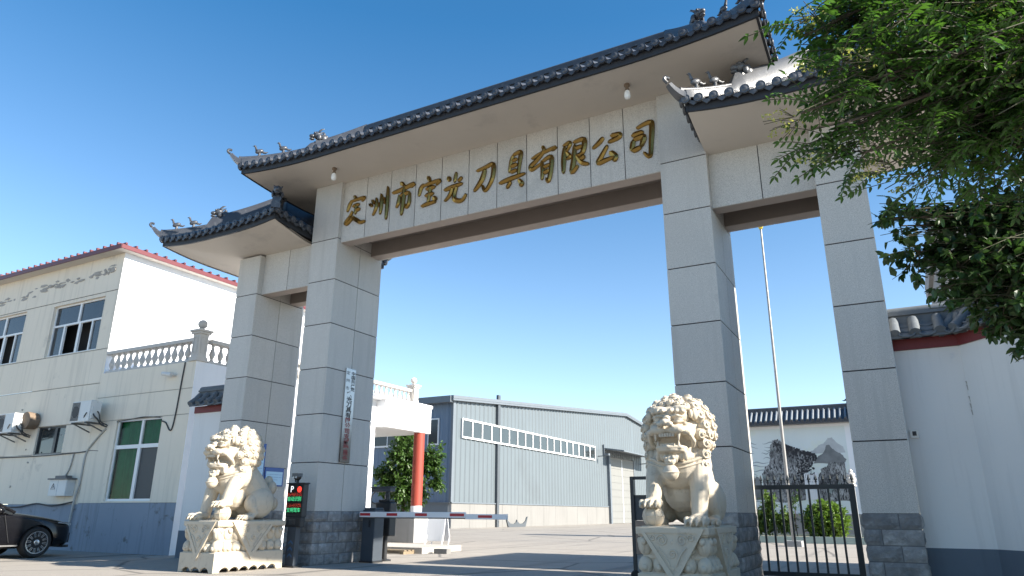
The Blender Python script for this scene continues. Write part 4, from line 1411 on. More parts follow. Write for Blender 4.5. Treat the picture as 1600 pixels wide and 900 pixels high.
# cracked joint down the bend
rnd = random.Random(5)
ck = MB()
z = 3.30
xx, yy = 11.668, .292
while z > 1.3:
    h = rnd.uniform(.03, .11)
    if rnd.random() < .72 or 2.3 < z < 2.9:
        w_ = rnd.uniform(.006, .022) if not 2.35 < z < 2.85 else rnd.uniform(.02, .045)
        ck.add([(xx - w_, yy - .004, z), (xx + w_, yy - .006, z - .01), (xx + w_ * .7, yy - .006, z - h), (xx - w_ * .8, yy - .004, z - h * .9)], [(0, 1, 2, 3)])
    z -= h
ck.build('crack', 'stain', bwo)
t = thing('outlet_box', 'small steel outlet plate on the white wall at the right', 'outlet box', (10.9, .27, 2.05))
b = MB(); b.box(10.845, 10.955, .272, .299, 2.06, 2.17); b.build('plate', 'brushed', t)
b = MB(); b.box(10.875, 10.925, .262, .2715, 2.09, 2.15); b.build('socket', 'black', t)

# ------------------------------------------------------------------ concrete building behind the right-hand trees
t = thing('concrete_building', 'pale grey building showing through the leaves behind the right wall', 'building', (14.5, 4.6, 0))
b = MB()
b.box(11.80, 17.5, 2.30, 7.0, 0, 5.72)
b.box(11.72, 17.58, 2.22, 7.08, 5.72, 6.10)
b.build('wall', 'cement', t)
for k in range(2):
    wb = MB(); wb.box(12.9 + 2.2 * k, 14.1 + 2.2 * k, 2.27, 2.299, 3.2, 4.7); w_ = wb.build('window', 'upvc', t)
    wb = MB(); wb.box(12.98 + 2.2 * k, 14.02 + 2.2 * k, 2.262, 2.269, 3.28, 4.62); wb.build('pane', 'pane_dark', w_)

# ------------------------------------------------------------------ steel warehouse
XW = -16.5
wh = thing('warehouse', 'long pale blue corrugated steel warehouse with a strip of windows and a tall sliding door', 'warehouse', (-24, 64, 0))
zr = lambda y: 8.60 + (11.62 - 8.60) * (1 - abs(y - 65.6) / 35.4)
def ribbed(mb, a0, a1, f, z0, ztop, pitch, mi=0):
    a = a0
    prev = None
    pts = []
    while a < a1 - .01:
        for da, d in ((0, 0), (pitch * .62, 0), (pitch * .72, .06), (pitch * .90, .06)):
            if a + da <= a1: pts.append((a + da, d))
        a += pitch
    pts.append((a1, 0))
    vs = []
    for a, d in pts:
        vs += [f(a, z0, d), f(a, ztop(a), d)]
    mb.add(vs, [(2 * i, 2 * i + 2, 2 * i + 3, 2 * i + 1) for i in range(len(pts) - 1)], mi)
DY0, DY1, DZ = 60.0, 67.7, 6.66
mb = MB()
fx = lambda a, z, d: (XW + d, a, z)
ribbed(mb, 30.25, DY0 - .4, fx, 1.66, zr, .62)
ribbed(mb, DY0 - .4, DY1 + .4, fx, DZ + .1, zr, .62)
ribbed(mb, DY1 + .4, 100.9, fx, 1.66, zr, .62)
mb.build('gable_cladding', 'shed', wh, fix=False)
mb = MB()
ribbed(mb, -46, XW - .05, lambda a, z, d: (a, 30.25 - d, z), 1.66, lambda a: 8.5, .55)
mb.build('side_cladding', 'shed_side', wh, fix=False)
mb = MB()
y = 30.27
while y < DY0 - .5:
    w_ = min(2.36, DY0 - .42 - y)
    mb.box(XW - .2, XW + .05, y + .012, y + w_ - .012, 0, 1.62); y += 2.36
mb.box(XW - .21, XW + .03, 30.27, DY0 - .42, 0, 1.60, 1)
mb.box(XW - .2, XW + .05, DY1 + .42, 100.9, 0, 1.62)
mb.box(-46, XW - .2, 30.23, 30.5, 0, 1.62, 2)
mb.build('base_wall', ['shed_base', 'cement', 'shed_trim'], wh)
mb = MB()
mb.box(XW - .02, XW + .11, 30.2, DY0 - .42, 1.62, 1.70)
mb.box(-46, XW - .02, 30.12, 30.24, 1.62, 1.70)
mb.box(XW - .10, XW + .09, 30.12, 30.42, 1.70, 8.55)
mb.build('trim', 'shed_trim', wh)
mb = MB()
for (y0_, y1_) in ((29.7, 65.6), (65.6, 101.5)):
    vs = [(x, y, zr(y) + dz) for y in (y0_, y1_) for dz in (.04, .26) for x in (-46.5, XW + .35)]
    mb.add(vs, [(0, 1, 3, 2), (4, 6, 7, 5), (0, 4, 5, 1), (2, 3, 7, 6), (0, 2, 6, 4), (1, 5, 7, 3)])
mb.box(-46.5, XW + .15, 29.6, 29.95, 8.35, 8.80, 1)
mb.add([(x, y, zr(y) + dz) for y in (29.72, 65.6) for dz in (-.10, .035) for x in (XW + .10, XW + .33)], [(0, 1, 3, 2), (4, 6, 7, 5), (0, 4, 5, 1), (2, 3, 7, 6), (0, 2, 6, 4), (1, 5, 7, 3)], 1)
mb.add([(x, y, zr(y) + dz) for y in (65.6, 101.4) for dz in (-.10, .035) for x in (XW + .10, XW + .33)], [(0, 1, 3, 2), (4, 6, 7, 5), (0, 4, 5, 1), (2, 3, 7, 6), (0, 2, 6, 4), (1, 5, 7, 3)], 1)
mb.build('roof', ['shed_trim', 'shed_trim'], wh)
mb = MB()
WY0, WY1, WZ0, WZ1 = 31.25, 56.15, 6.04, 7.42
mb.box(XW + .065, XW + .16, WY0, WY1, WZ0, WZ0 + .12); mb.box(XW + .065, XW + .16, WY0, WY1, WZ1 - .12, WZ1)
N = 18
for i in range(N + 1):
    yy = WY0 + (WY1 - WY0) * i / N
    mb.box(XW + .065, XW + .155, max(WY0, yy - .06), min(WY1, yy + .06), WZ0 + .12, WZ1 - .12)
ws_ = mb.build('window_strip', 'upvc', wh)
for i in range(N):
    a = WY0 + (WY1 - WY0) * i / N; b_ = WY0 + (WY1 - WY0) * (i + 1) / N
    pb = MB(); pb.box(XW + .064, XW + .10, a + .06, b_ - .06, WZ0 + .12, WZ1 - .12)
    pb.build('pane', 'pane_dark' if i in (15, 16, 17) else 'pane_shed', ws_)
mb = MB(); mb.box(XW - .1, XW + .08, DY0, DY1, .02, DZ); d_ = mb.build('sliding_door', 'shed_door', wh)
mb = MB()
for i in range(9):
    zz = .5 + .72 * i
    mb.box(XW + .081, XW + .11, DY0 + .1, DY1 - .1, zz, zz + .10)
mb.box(XW + .083, XW + .115, (DY0 + DY1) / 2 - .07, (DY0 + DY1) / 2 + .07, .05, DZ - .1, 1)
mb.build('door_rail', ['shed_door', 'upvc'], d_)
mb = MB(); mb.box(XW - .2, XW + .30, DY0 - .42, DY0 - .02, 0, DZ + .1); mb.box(XW - .2, XW + .14, DY1 + .02, DY1 + .4, 0, DZ + .1); mb.build('door_jamb', 'shed_trim', wh)
mb = MB()
vs = [(x, y, z + dz) for y in (DY0 - 1.4, DY1 + 3.2) for dz in (0, .14) for x, z in ((XW + .07, 7.35), (XW + 2.3, 7.02))]
mb.add(vs, [(0, 1, 3, 2), (4, 6, 7, 5), (0, 4, 5, 1), (2, 3, 7, 6), (0, 2, 6, 4), (1, 5, 7, 3)])
mb.box(XW + .07, XW + .2, DY0 - 1.5, DY0 - 1.35, 6.7, 7.8)
mb.build('door_canopy', 'shed_trim', wh)
mb = MB(); mb.box(XW + .06, XW + .24, 36.2, 36.55, WZ1 + .02, 9.75); mb.box(XW + .06, XW + .22, 36.2, 36.5, .0, WZ0 - .02); mb.build('downpipe', 'shed_pipe', wh)
for yy in (57.0, 70.2):
    mb = MB(); mb.tube([(XW + .05, yy, 6.5), (XW + 1.0, yy, 6.55)], .05, 8); mb.box(XW + .85, XW + 1.3, yy - .2, yy + .2, 6.55, 6.75); mb.build('wall_lamp', 'shed_trim', wh)
mb = MB(); mb.box(-18.5, -17.6, 30.10, 30.2, 5.5, 7.35); w_ = mb.build('side_window', 'upvc', wh)
mb = MB(); mb.box(-18.42, -17.68, 30.08, 30.099, 5.6, 7.25); mb.build('pane', 'pane_dark', w_)
mb = MB(); mb.box(-34, -20.3, 30.10, 30.2, 5.5, 7.2); w_ = mb.build('side_window', 'upvc', wh)
mb = MB()
for k in range(8):
    mb.box(-33.9 + 1.7 * k, -32.3 + 1.7 * k, 30.08, 30.099, 5.62, 7.08)
mb.build('pane', 'pane_dark', w_)
# crown-shaped shadow at the foot of the warehouse, built as a grey plate
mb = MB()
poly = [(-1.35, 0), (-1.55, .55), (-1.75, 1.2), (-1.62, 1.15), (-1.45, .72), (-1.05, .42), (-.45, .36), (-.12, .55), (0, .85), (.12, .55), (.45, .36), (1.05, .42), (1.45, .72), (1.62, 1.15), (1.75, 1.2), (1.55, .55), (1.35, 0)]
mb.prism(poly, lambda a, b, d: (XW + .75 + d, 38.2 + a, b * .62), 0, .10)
tag(mb.build('shadow_crown', 'shed_pipe', None, loc=(XW + .75, 38.2, 0)), 'small grey crown shape built in place of a shadow at the foot of the warehouse', 'shadow shape')

# ------------------------------------------------------------------ mural wall in the yard
MX0, MX1, MY = 2.9, 9.15, 22.0
mw = thing('screen_wall', 'white screen wall with a tiled roof and an ink landscape mural behind the flagpole', 'wall', (6, 22.2, 0))
b = MB(); b.box(MX0, MX1, MY, MY + .4, 1.04, 4.82); b.box(MX0 - .05, MX1 + .05, MY - .06, MY + .46, .98, 1.04, 1); b.box(MX0, MX1, MY - .02, MY + .42, 0, .98, 1)
b.build('wall', ['white', 'cement'], mw)
tl = MB()
ze, zt_ = 4.80, 5.36
L = MX1 - MX0 + .4
for sg, yo in ((-1, MY), (1, MY + .4)):
    ey = yo + sg * .42; ty = MY + .2 + sg * .06
    tl.add([(MX0 - .2, ey, ze + .06), (MX1 + .2, ey, ze + .06), (MX1 + .2, ty, zt_), (MX0 - .2, ty, zt_), (MX0 - .2, ey, ze - .06), (MX1 + .2, ey, ze - .06), (MX1 + .2, yo, ze - .06), (MX0 - .2, yo, ze - .06)], [(0, 1, 2, 3), (4, 5, 1, 0), (4, 7, 6, 5)], 0)
    n = 31
    for i in range(n):
        x = MX0 - .1 + (L - .2) * i / (n - 1)
        tl.tube([(x, ey + sg * .02, ze + .09), (x, (ey + ty) / 2, (ze + zt_) / 2 + .06), (x, ty, zt_ + .02)], .05, 8, 2)
        tl.tube([(x, ey + sg * .03, ze + .085), (x, ey + sg * .0, ze + .09)], .06, 10, 0)
        if i < n - 1:
            x2 = x + (L - .2) / (n - 1) / 2
            tl.prism([(x2 - .07, ze + .04), (x2, ze - .07), (x2 + .07, ze + .04)], lambda a, c, d, ey=ey, sg=sg: (a, ey + sg * (.005 + d), c), 0, .02, 0)
tl.box(MX0 - .2, MX1 + .2, MY + .11, MY + .29, zt_ - .08, zt_ + .13); tl.tube([(MX0 - .2, MY + .2, zt_ + .15), (MX1 + .2, MY + .2, zt_ + .15)], .075, 10)
mroof = tl.build('roof', ['tile', 'tile_side', 'tile_pale'], mw, smooth=45)
hp = MB()
for x in (MX0 + .0, MX1 - .1):
    sweep_rect(hp, [(x, MY + .2, zt_ + .06), (x, MY - .1, ze + .34), (x, MY - .44, ze + .14)], .16, .2)
hp.build('end_ridge', 'tile', mroof)
ridge_bird(mroof, 'tile', (MX1 - .22, MY + .1, zt_ + .2), R(90), .9)
# the painting: flat washes on the plaster
def paint(name, polys, mat, d):
    b = MB()
    for poly in polys:
        b.prism(poly, lambda a, c, dd: (a, MY - .001 - dd, c), d - .0012, d)
    return b.build(name, mat, pa, fix=True)
b = MB(); b.box(MX0 + .15, 8.70, MY - .002, MY - .0005, 1.15, 4.62)
pa = b.build('mural', 'mural_sky', mw)
rnd = random.Random(21)
def rough(poly, amp=.035, k=6):
    out = []
    n = len(poly)
    for i in range(n):
        a, c = poly[i], poly[(i + 1) % n]
        for j in range(k):
            t = j / k
            out.append((a[0] + (c[0] - a[0]) * t + rnd.gauss(0, amp), a[1] + (c[1] - a[1]) * t + rnd.gauss(0, amp)))
    return out
lines = []
for i in range(17):
    z = 1.3 + .17 * i + rnd.uniform(-.04, .04)
    x = MX0 + .2 + rnd.uniform(0, .8)
    while x < 5.7:
        w_ = rnd.uniform(.35, .9)
        q = [(x + w_ * t, z + .035 * math.sin(t * 9 + i) + .02 * rnd.random()) for t in [j / 9 for j in range(10)]]
        poly = q + [(a, c + .034 * math.sin(math.pi * j / 9) + .008) for j, (a, c) in reversed(list(enumerate(q)))]
        lines.append(poly); x += w_ + rnd.uniform(.15, .5)
paint('mist_line', lines, 'mural_line', .0035)
paint('far_peak', [rough([(7.0, 3.5), (7.35, 3.62), (7.6, 3.85), (7.8, 3.9), (8.0, 4.12), (8.15, 4.15), (8.3, 3.95), (8.55, 3.75), (8.62, 3.5)], .008)], 'ink_pale', .0045)
paint('middle_peak', [rough([(7.3, 3.1), (7.55, 3.4), (7.75, 3.5), (7.9, 3.82), (8.02, 3.86), (8.2, 3.6), (8.45, 3.45), (8.62, 3.2), (8.5, 3.05)], .010), rough([(4.55, 1.6), (4.75, 2.3), (4.9, 2.6), (5.0, 2.55), (5.12, 2.2), (5.2, 1.6)], .010)], 'ink_mid', .0055)
paint('cliff', [rough([(5.15, 1.55), (5.2, 2.7), (5.32, 3.0), (5.5, 3.1), (5.62, 3.9), (5.75, 4.12), (5.95, 4.15), (6.3, 3.95), (6.75, 3.7), (7.15, 3.6), (7.5, 3.35), (7.2, 3.0), (6.9, 2.5), (6.85, 1.6), (6.0, 1.5)], .016), rough([(7.35, 1.55), (7.42, 2.5), (7.6, 2.85), (7.8, 2.95), (7.95, 3.15), (8.25, 3.1), (8.5, 3.15), (8.58, 2.6), (8.6, 1.55)], .014)], 'ink_wash', .0065)
trees = []
for i in range(330):
    t = rnd.random()
    cx, cz = 5.75 + 1.7 * t, 4.05 - .66 * t - abs(rnd.gauss(0, .16)) + .06
    if rnd.random() < .35: cx, cz = rnd.uniform(6.6, 7.3), rnd.uniform(2.3, 3.3)
    r_ = rnd.uniform(.018, .062)
    trees.append([(cx + r_ * rnd.uniform(.6, 1.2) * math.cos(a), cz + r_ * rnd.uniform(.5, 1.1) * math.sin(a)) for a in [2 * math.pi * k / 9 for k in range(9)]])
for i, tpoly in enumerate(trees):
    pass
tb = MB()
for i, poly in enumerate(trees):
    tb.prism(poly, lambda a, c, dd: (a, MY - .001 - dd, c), .0066, .0072 + .00004 * i)
tb.build('ink_trees', 'ink_dark', pa)
fb = MB()
for i in range(9):
    x = 6.88 + .062 * i
    fb.prism([(x, 2.66 + .05 * math.sin(i)), (x + .045, 2.68 + .05 * math.sin(i)), (x + .05, 1.62), (x - .005, 1.62)], lambda a, c, dd: (a, MY - .001 - dd, c), .0215, .0225)
fb.build('waterfall', 'white', pa)

# ------------------------------------------------------------------ things on and around the gate
t = thing('name_plaque', 'tall narrow brushed metal plaque with vertical Chinese writing on the big left pillar', 'sign', (.03, .75, 2.0))
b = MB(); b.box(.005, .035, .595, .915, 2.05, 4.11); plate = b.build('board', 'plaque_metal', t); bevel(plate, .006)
mp = lambda cy, cz: (lambda a, c: (.0375, cy + a * 1.5, cz + c))
lt = MB(); lr = MB()
for i, chx in enumerate('中国共产党'):
    lettering(lt, chx, .092, mp(.835, 4.00 - .088 * i), 0, .002)
for i, chx in enumerate('定州市'):
    lettering(lt, chx, .088, mp(.665, 4.00 - .172 * i))
big = '宝光刀具有限公司支部委员会'
for i, chx in enumerate(big):
    lettering(lt if i < 5 else lr, chx, .122, mp(.755, 3.525 - .1155 * i), 0, .004)
lt.build('lettering', 'ink', t); lr.build('lettering', 'ink_red', t)

def notice(y0, y1, z0, z1, label, hdr):
    t = thing('notice_board', label, 'notice board', (-2.45, (y0 + y1) / 2, z0))
    b = MB(); b.box(-2.458, -2.430, y0, y1, z0, z1); b.build('board', 'board_blue', t)
    b = MB(); b.box(-2.4295, -2.4275, y0 + .035, y1 - .035, z0 + .03, z1 - hdr); pn = b.build('panel', 'board_pale', t)
    b = MB()
    n = int((z1 - hdr - z0 - .1) / .06)
    for i in range(n):
        zz = z1 - hdr - .07 - .06 * i
        b.box(-2.427, -2.4262, y0 + .06, y1 - .06 - (.12 if i % 3 == 2 else 0), zz, zz + .010)
    for k in range(3):
        yy = y0 + .06 + (y1 - y0 - .12) * (k + .35) / 3
        b.box(-2.4268, -2.4260, yy, yy + .014, z0 + .06, z1 - hdr - .05, 1)
    b.build('ruled_lines', ['board_line', 'board_pale'], pn)
    return t
notice(.84, 1.42, 1.60, 2.02, 'small blue and white notice board on the outer left pillar, just above the lion haunch', .09)
notice(.10, .80, 1.66, 2.55, 'larger blue-topped notice board half hidden behind the sunlit lion mane', .14)

b = MB(); b.tube([(-2.60, 1.66, .02), (-2.60, 1.66, 6.02)], .035, 12)
for zz in (1.02, 3.05, 4.75): b.tube([(-2.60, 1.66, zz), (-2.60, 1.66, zz + .16)], .044, 12)
b.tube(catmull([(-2.60, 1.66, 6.02), (-2.60, 1.66, 6.10), (-2.60, 1.60, 6.16), (-2.60, 1.54, 6.17)], 4), .035, 10)
tag(b.build('drain_pipe', 'upvc', None, smooth=50, loc=(-2.6, 1.66, 0)), 'thin white drain pipe standing behind the outer left pillar', 'pipe')

# LED parking display
t = thing('parking_display', 'dark post with an LED parking display showing a P, a red dot and green words', 'display', (-.08, -.45, 0), 0)
b = MB()
b.box(-.30, .14, -.50, -.36, .93, 1.56); b.box(-.285, .125, -.50, -.37, .74, .93)
b.box(-.32, .16, -.53, -.34, 1.56, 1.585)
cab = b.build('cabinet', 'black', t); bevel(cab, .012)
b = MB(); b.box(-.275, .115, -.506, -.501, 1.00, 1.53); scr = b.build('screen', 'led_black', cab)
MT['led_red'] = emis('led_red', (1.0, .10, .05), .22)
MT['led_dot'] = emis('led_dot', (1.0, .05, .03), .6)
MT['led_green'] = emis('led_green', (.10, .95, .38), .38)
MT['led_white'] = emis('led_white', (.9, .92, .95), .6)
fm = lambda cx, cz: (lambda a, c: (cx + a, -.5085, cz + c))
L1 = MB(); lettering(L1, 'P', .17, fm(-.165, 1.455)); L1.build('letter', 'led_white', scr)
L1 = MB(); L1.lathe([(.058, -.5085), (.058, -.5065)], (.035, 0, 1.455), 24, 0, 'y'); L1.build('red_light', 'led_dot', scr)
L1 = MB(); lettering(L1, '自动识别', .094, fm(-.08, 1.268)); L1.build('green_text', 'led_green', scr)
L1 = MB(); lettering(L1, '文明驾车', .094, fm(-.08, 1.055)); L1.build('green_text', 'led_green', scr)
L1 = MB()
rnd = random.Random(4)
for z0_ in (1.325, 1.115):
    for r_ in range(7):
        for c_ in range(30):
            if rnd.random() < .45:
                x_, z_ = -.262 + .0125 * c_, z0_ + .0105 * r_
                L1.add([(x_, -.5085, z_), (x_ + .0085, -.5085, z_), (x_ + .0085, -.5085, z_ + .007), (x_, -.5085, z_ + .007)], [(0, 1, 2, 3)])
L1.build('red_dots', 'led_red', scr)
b = MB()
for i in range(5):
    for j in range(5):
        b.box(-.17 + .035 * i, -.155 + .035 * i, -.504, -.5005, .79 + .022 * j, .80 + .022 * j)
b.build('speaker_holes', 'grille', cab)
b = MB(); b.box(-.19, .03, -.50, -.38, .03, .74); po = b.build('post', 'charcoal', t)
b = MB()
for i in range(3):
    zz = .50 - .12 * i
    b.prism([(-.14, zz - .05), (-.08, zz), (-.02, zz - .05), (-.02, zz - .085), (-.08, zz - .035), (-.14, zz - .085)], lambda a, c, d: (a, -.5015 - d, c), 0, .002)
b.build('blue_arrows', 'blue_mark', po)
b = MB(); b.box(-.27, .11, -.56, -.32, 0, .03); b.build('base_plate', 'black', t)
b = MB()
b.tube([(-.10, -.44, 1.585), (-.10, -.44, 1.63)], .03, 10)
b.tube([(-.13, -.47, 1.60), (-.115, -.50, 1.66)], .010, 6)
b.ell((-.10, -.45, 1.70), (.085, .07, .075), 14, 9); b.box(-.18, -.02, -.53, -.40, 1.70, 1.77, 1)
cm = b.build('camera_head', ['black', 'grille'], t, smooth=40)
b = MB()
for sx in (-.035, .035): b.lathe([(.020, -.535), (.020, -.52)], (-.10 + sx, 0, 1.69), 12, 0, 'y')
b.build('camera_eye', 'lamp_clear', cm)

# barrier
t = thing('barrier_gate', 'dark barrier cabinet with a white boom carrying red stripes across the driveway', 'barrier', (.35, 1.4, 0))
b = MB(); b.box(.18, .52, 1.30, 1.62, .03, 1.08); b.box(.20, .50, 1.31, 1.61, 1.08, 1.12); cb_ = b.build('cabinet', 'charcoal', t); bevel(cb_, .015)
b = MB(); b.box(.165, .535, 1.29, 1.63, 0, .035); b.box(.179, .1815, 1.31, 1.61, .05, 1.05); b.build('plinth', 'black', cb_)
b = MB(); b.box(.36, .41, 1.292, 1.299, .72, .86); b.build('latch', 'black', cb_)
b = MB(); b.box(.16, 2.86, 1.21, 1.26, .925, 1.035); bo = b.build('boom', 'boom_white', t); bevel(bo, .01)
b = MB(); b.box(2.861, 3.80, 1.218, 1.252, .90, 1.0); b.box(3.80, 3.815, 1.214, 1.256, .896, 1.004); bevel(b.build('boom_tip', 'boom_white', bo), .006)
b = MB()
for x0_, x1_, za, zb_ in ((.18, .46, .955, 1.01), (.90, 1.18, .955, 1.01), (1.64, 1.94, .955, 1.01), (2.50, 2.84, .955, 1.01), (3.16, 3.48, .93, .98)):
    yy = 1.2085 if x0_ < 2.9 else 1.2165
    b.box(x0_, x1_, yy - .0015, yy, za, zb_)
b.build('red_stripe', 'boom_red', bo)
b = MB(); b.box(.17, 2.86, 1.215, 1.255, .905, .924); b.build('rubber_edge', 'cable', bo)
b = MB(); b.tube([(.34, 1.30, .98), (.34, 1.25, .98)], .05, 12); b.build('boom_hub', 'black', t)
# plate reader post
t = thing('plate_reader', 'black number plate camera on a post with a box behind the barrier cabinet', 'camera post', (.28, 2.0, 0))
b = MB(); b.tube([(.28, 2.0, .04), (.28, 2.0, 1.42)], .055, 14); b.lathe([(.15, 0), (.15, .03), (.06, .05)], (.28, 2.0, 0), 20); b.build('post', 'black', t, smooth=40)
b = MB(); b.box(.06, .48, 1.86, 2.10, .52, 1.24); b.box(.12, .44, 1.88, 2.08, 1.24, 1.30); bevel(b.build('box', 'black', t), .02)
b = MB(); b.box(-.12, .42, 1.90, 2.10, 1.47, 1.56); b.box(-.16, .44, 1.88, 2.12, 1.56, 1.585); b.box(.24, .32, 1.96, 2.04, 1.40, 1.47); bevel(b.build('camera_housing', 'charcoal', t), .01)
b = MB(); b.tube(catmull([(-.04, 1.95, 1.47), (-.12, 1.95, 1.40), (-.15, 1.95, 1.30), (-.10, 1.95, 1.24), (.02, 1.95, 1.20), (.08, 1.95, 1.18)], 5), .012, 6); b.build('cable', 'black', t, smooth=60)

# porch platform, pallet, board, planter, potted tree
tag(MB().box(-5.3, -.62, 4.7, 6.6, 0, .15).build('concrete_platform', 'platform', None, loc=(-3, 5.6, 0)), 'low concrete platform in front of the porch, behind the barrier cabinet', 'platform')
t = thing('timber_skid', 'low weathered timber skid lying before the concrete platform', 'pallet', (-1.4, 4.4, 0))
b = MB()
for y_ in (4.25, 4.42, 4.58): b.box(-1.95, -.85, y_, y_ + .10, .072, .10)
b.build('deck', 'timber', t)
for x_ in (-1.93, -.98):
    b = MB(); b.box(x_, x_ + .12, 4.23, 4.70, 0, .07); b.build('runner', 'timber', t)
tag(MB().box(-.45, -.05, 5.0, 5.2, 0, .12).build('concrete_block', 'shed_base', None, loc=(-.25, 5.1, 0)), 'small pale block on the ground at the end of the concrete platform', 'block')
t = thing('sandwich_board', 'blank white A-frame board standing in front of the red column', 'sign board', (-1.9, 7.2, 0))
for yo, y1_ in ((7.05, 7.20), (7.40, 7.25)):
    b = MB(); b.bar((-2.20, yo, .22), (-2.20, y1_, 1.0), .01, .01)
    b.add([(-2.20, yo + .03, .22), (-1.56, yo + .03, .22), (-1.56, y1_, 1.02), (-2.20, y1_, 1.02), (-2.20, yo + .05, .22), (-1.56, yo + .05, .22), (-1.56, y1_ + .02, 1.02), (-2.20, y1_ + .02, 1.02)], [(0, 1, 2, 3), (7, 6, 5, 4), (0, 4, 5, 1), (1, 5, 6, 2), (2, 6, 7, 3), (3, 7, 4, 0)])
    b.build('panel', 'white', t)
    for x_ in (-2.18, -1.58):
        b = MB(); b.bar((x_, yo - .05, 0), (x_, yo + .04, .4), .03, .03); b.build('leg', 'upvc', t)
t = thing('planter_box', 'long grey concrete planter with a pale rim under the porch', 'planter', (-7, 11.9, 0))
b = MB(); b.box(-9.2, -4.86, 10.15, 11.0, 0, .93); b.build('wall', 'cement', t)
b = MB(); b.box(-9.25, -4.82, 10.10, 11.05, .931, 1.03); b.build('rim', 'shed_base', t)

# ------------------------------------------------------------------ yard behind the small opening
t = thing('iron_gate', 'dark iron gate with vertical bars and spear tips between the two right pillars', 'gate', (9.1, 1.6, 0))
GY = 1.58
b = MB(); b.box(8.30, 9.96, GY - .025, GY + .025, 1.42, 1.49); b.box(8.40, 9.90, GY - .025, GY + .025, .07, .14)
b.box(8.30, 8.41, GY - .04, GY + .04, .03, 1.419); b.box(9.87, 9.96, GY - .035, GY + .035, .03, 1.419); b.build('frame', 'gate_paint', t)
b = MB(); b.tube([(8.285, GY, .0), (8.285, GY, 1.50)], .018, 8); b.build('drop_bolt', 'gate_paint', t)
for i in range(9):
    x_ = 8.53 + .148 * i
    b = MB(); b.box(x_ - .016, x_ + .016, GY - .016, GY + .016, .14, 1.42); b.build('bar', 'gate_paint', t)
for i in range(16):
    x_ = 8.315 + .108 * i
    b = MB()
    b.lathe([(.008, 1.49), (.008, 1.525), (.022, 1.535), (.010, 1.55), (.012, 1.556), (.030, 1.572), (.020, 1.60), (.003, 1.655)], (x_, GY, 0), 8)
    b.build('spear_tip', 'gate_paint', t)
t = thing('flagpole', 'tall slim steel flagpole in the yard behind the iron gate', 'flagpole', (7.12, 15, 0))
b = MB(); b.tube([(7.12, 15, .0), (7.13, 15, 4.0), (7.18, 15, 11.35)], [.065, .055, .035], 14); b.build('pole', 'steel', t, smooth=60)
b = MB(); b.lathe([(.06, 11.35), (.075, 11.37), (.05, 11.40)], (7.18, 15, 0), 14); b.ell((7.18, 15, 11.47), .10, 14, 9); b.build('finial', 'fencegold', t, smooth=60)
b = MB(); b.box(6.85, 7.39, 14.73, 15.27, 0, .18); b.build('footing', 'cement', t)
t = thing('planter_kerb', 'low pale green kerb round the planting bed in front of the mural', 'kerb', (6.5, 18.2, 0))
b = MB(); b.box(2.6, 9.3, 17.9, 18.05, 0, .24); b.box(2.6, 9.3, 21.2, 21.35, 0, .24); b.box(2.601, 2.75, 18.051, 21.199, 0, .24); b.box(9.15, 9.299, 18.051, 21.199, 0, .24); b.build('kerb', 'kerb_green', t)
tag(MB().box(2.75, 9.15, 18.05, 21.2, 0, .17).build('soil', 'timber', None), None, None, kind='structure')
t = thing('stone_lantern', 'small carved stone lantern on a post at the right end of the mural', 'lantern', (8.9, 18.6, 0))
b = MB(); b.box(8.82, 8.98, 18.52, 18.68, .1, 2.02); b.build('post', 'cement', t)
b = MB()
b.lathe([(.16, 2.02), (.13, 2.08), (.10, 2.12), (.15, 2.18), (.17, 2.28), (.12, 2.36), (.15, 2.40), (.13, 2.48), (.07, 2.52), (.08, 2.58), (.03, 2.64)], (8.9, 18.6, 0), 12)
for q in (-.07, .07): b.ell((8.9 + q, 18.49, 2.29), (.05, .05, .06), 8, 6)
b.build('lantern_head', 'balus', t, smooth=50)
# exit barrier cabinet half hidden by the right lion
t = thing('card_reader', 'black metal card reader frame with a brown box half hidden behind the shaded lion', 'card reader', (6.9, .5, 0))
b = MB(); b.box(6.60, 6.66, .44, .54, .0, 1.62); b.box(6.66, 7.14, .45, .53, 1.57, 1.62); b.box(7.14, 7.20, .44, .54, 0, 1.62); b.box(6.66, 7.14, .46, .52, 1.28, 1.32); b.build('frame', 'black', t)
b = MB(); b.box(6.66, 7.14, .47, .51, .92, 1.28); b.build('panel', 'mesh_grey', t)
b = MB(); b.box(6.67, 7.13, .42, .56, .40, .915); b.build('box', 'dim_rose', t)
b = MB(); b.box(6.67, 7.13, .44, .54, .12, .395); b.build('lower_box', 'rock', t)
b = MB(); b.lathe([(.06, .40), (.075, .42), (.075, .46), (.06, .48)], (6.63, 0, .075), 16, 0, 'y'); b.build('wheel', 'tyre', t, smooth=40)

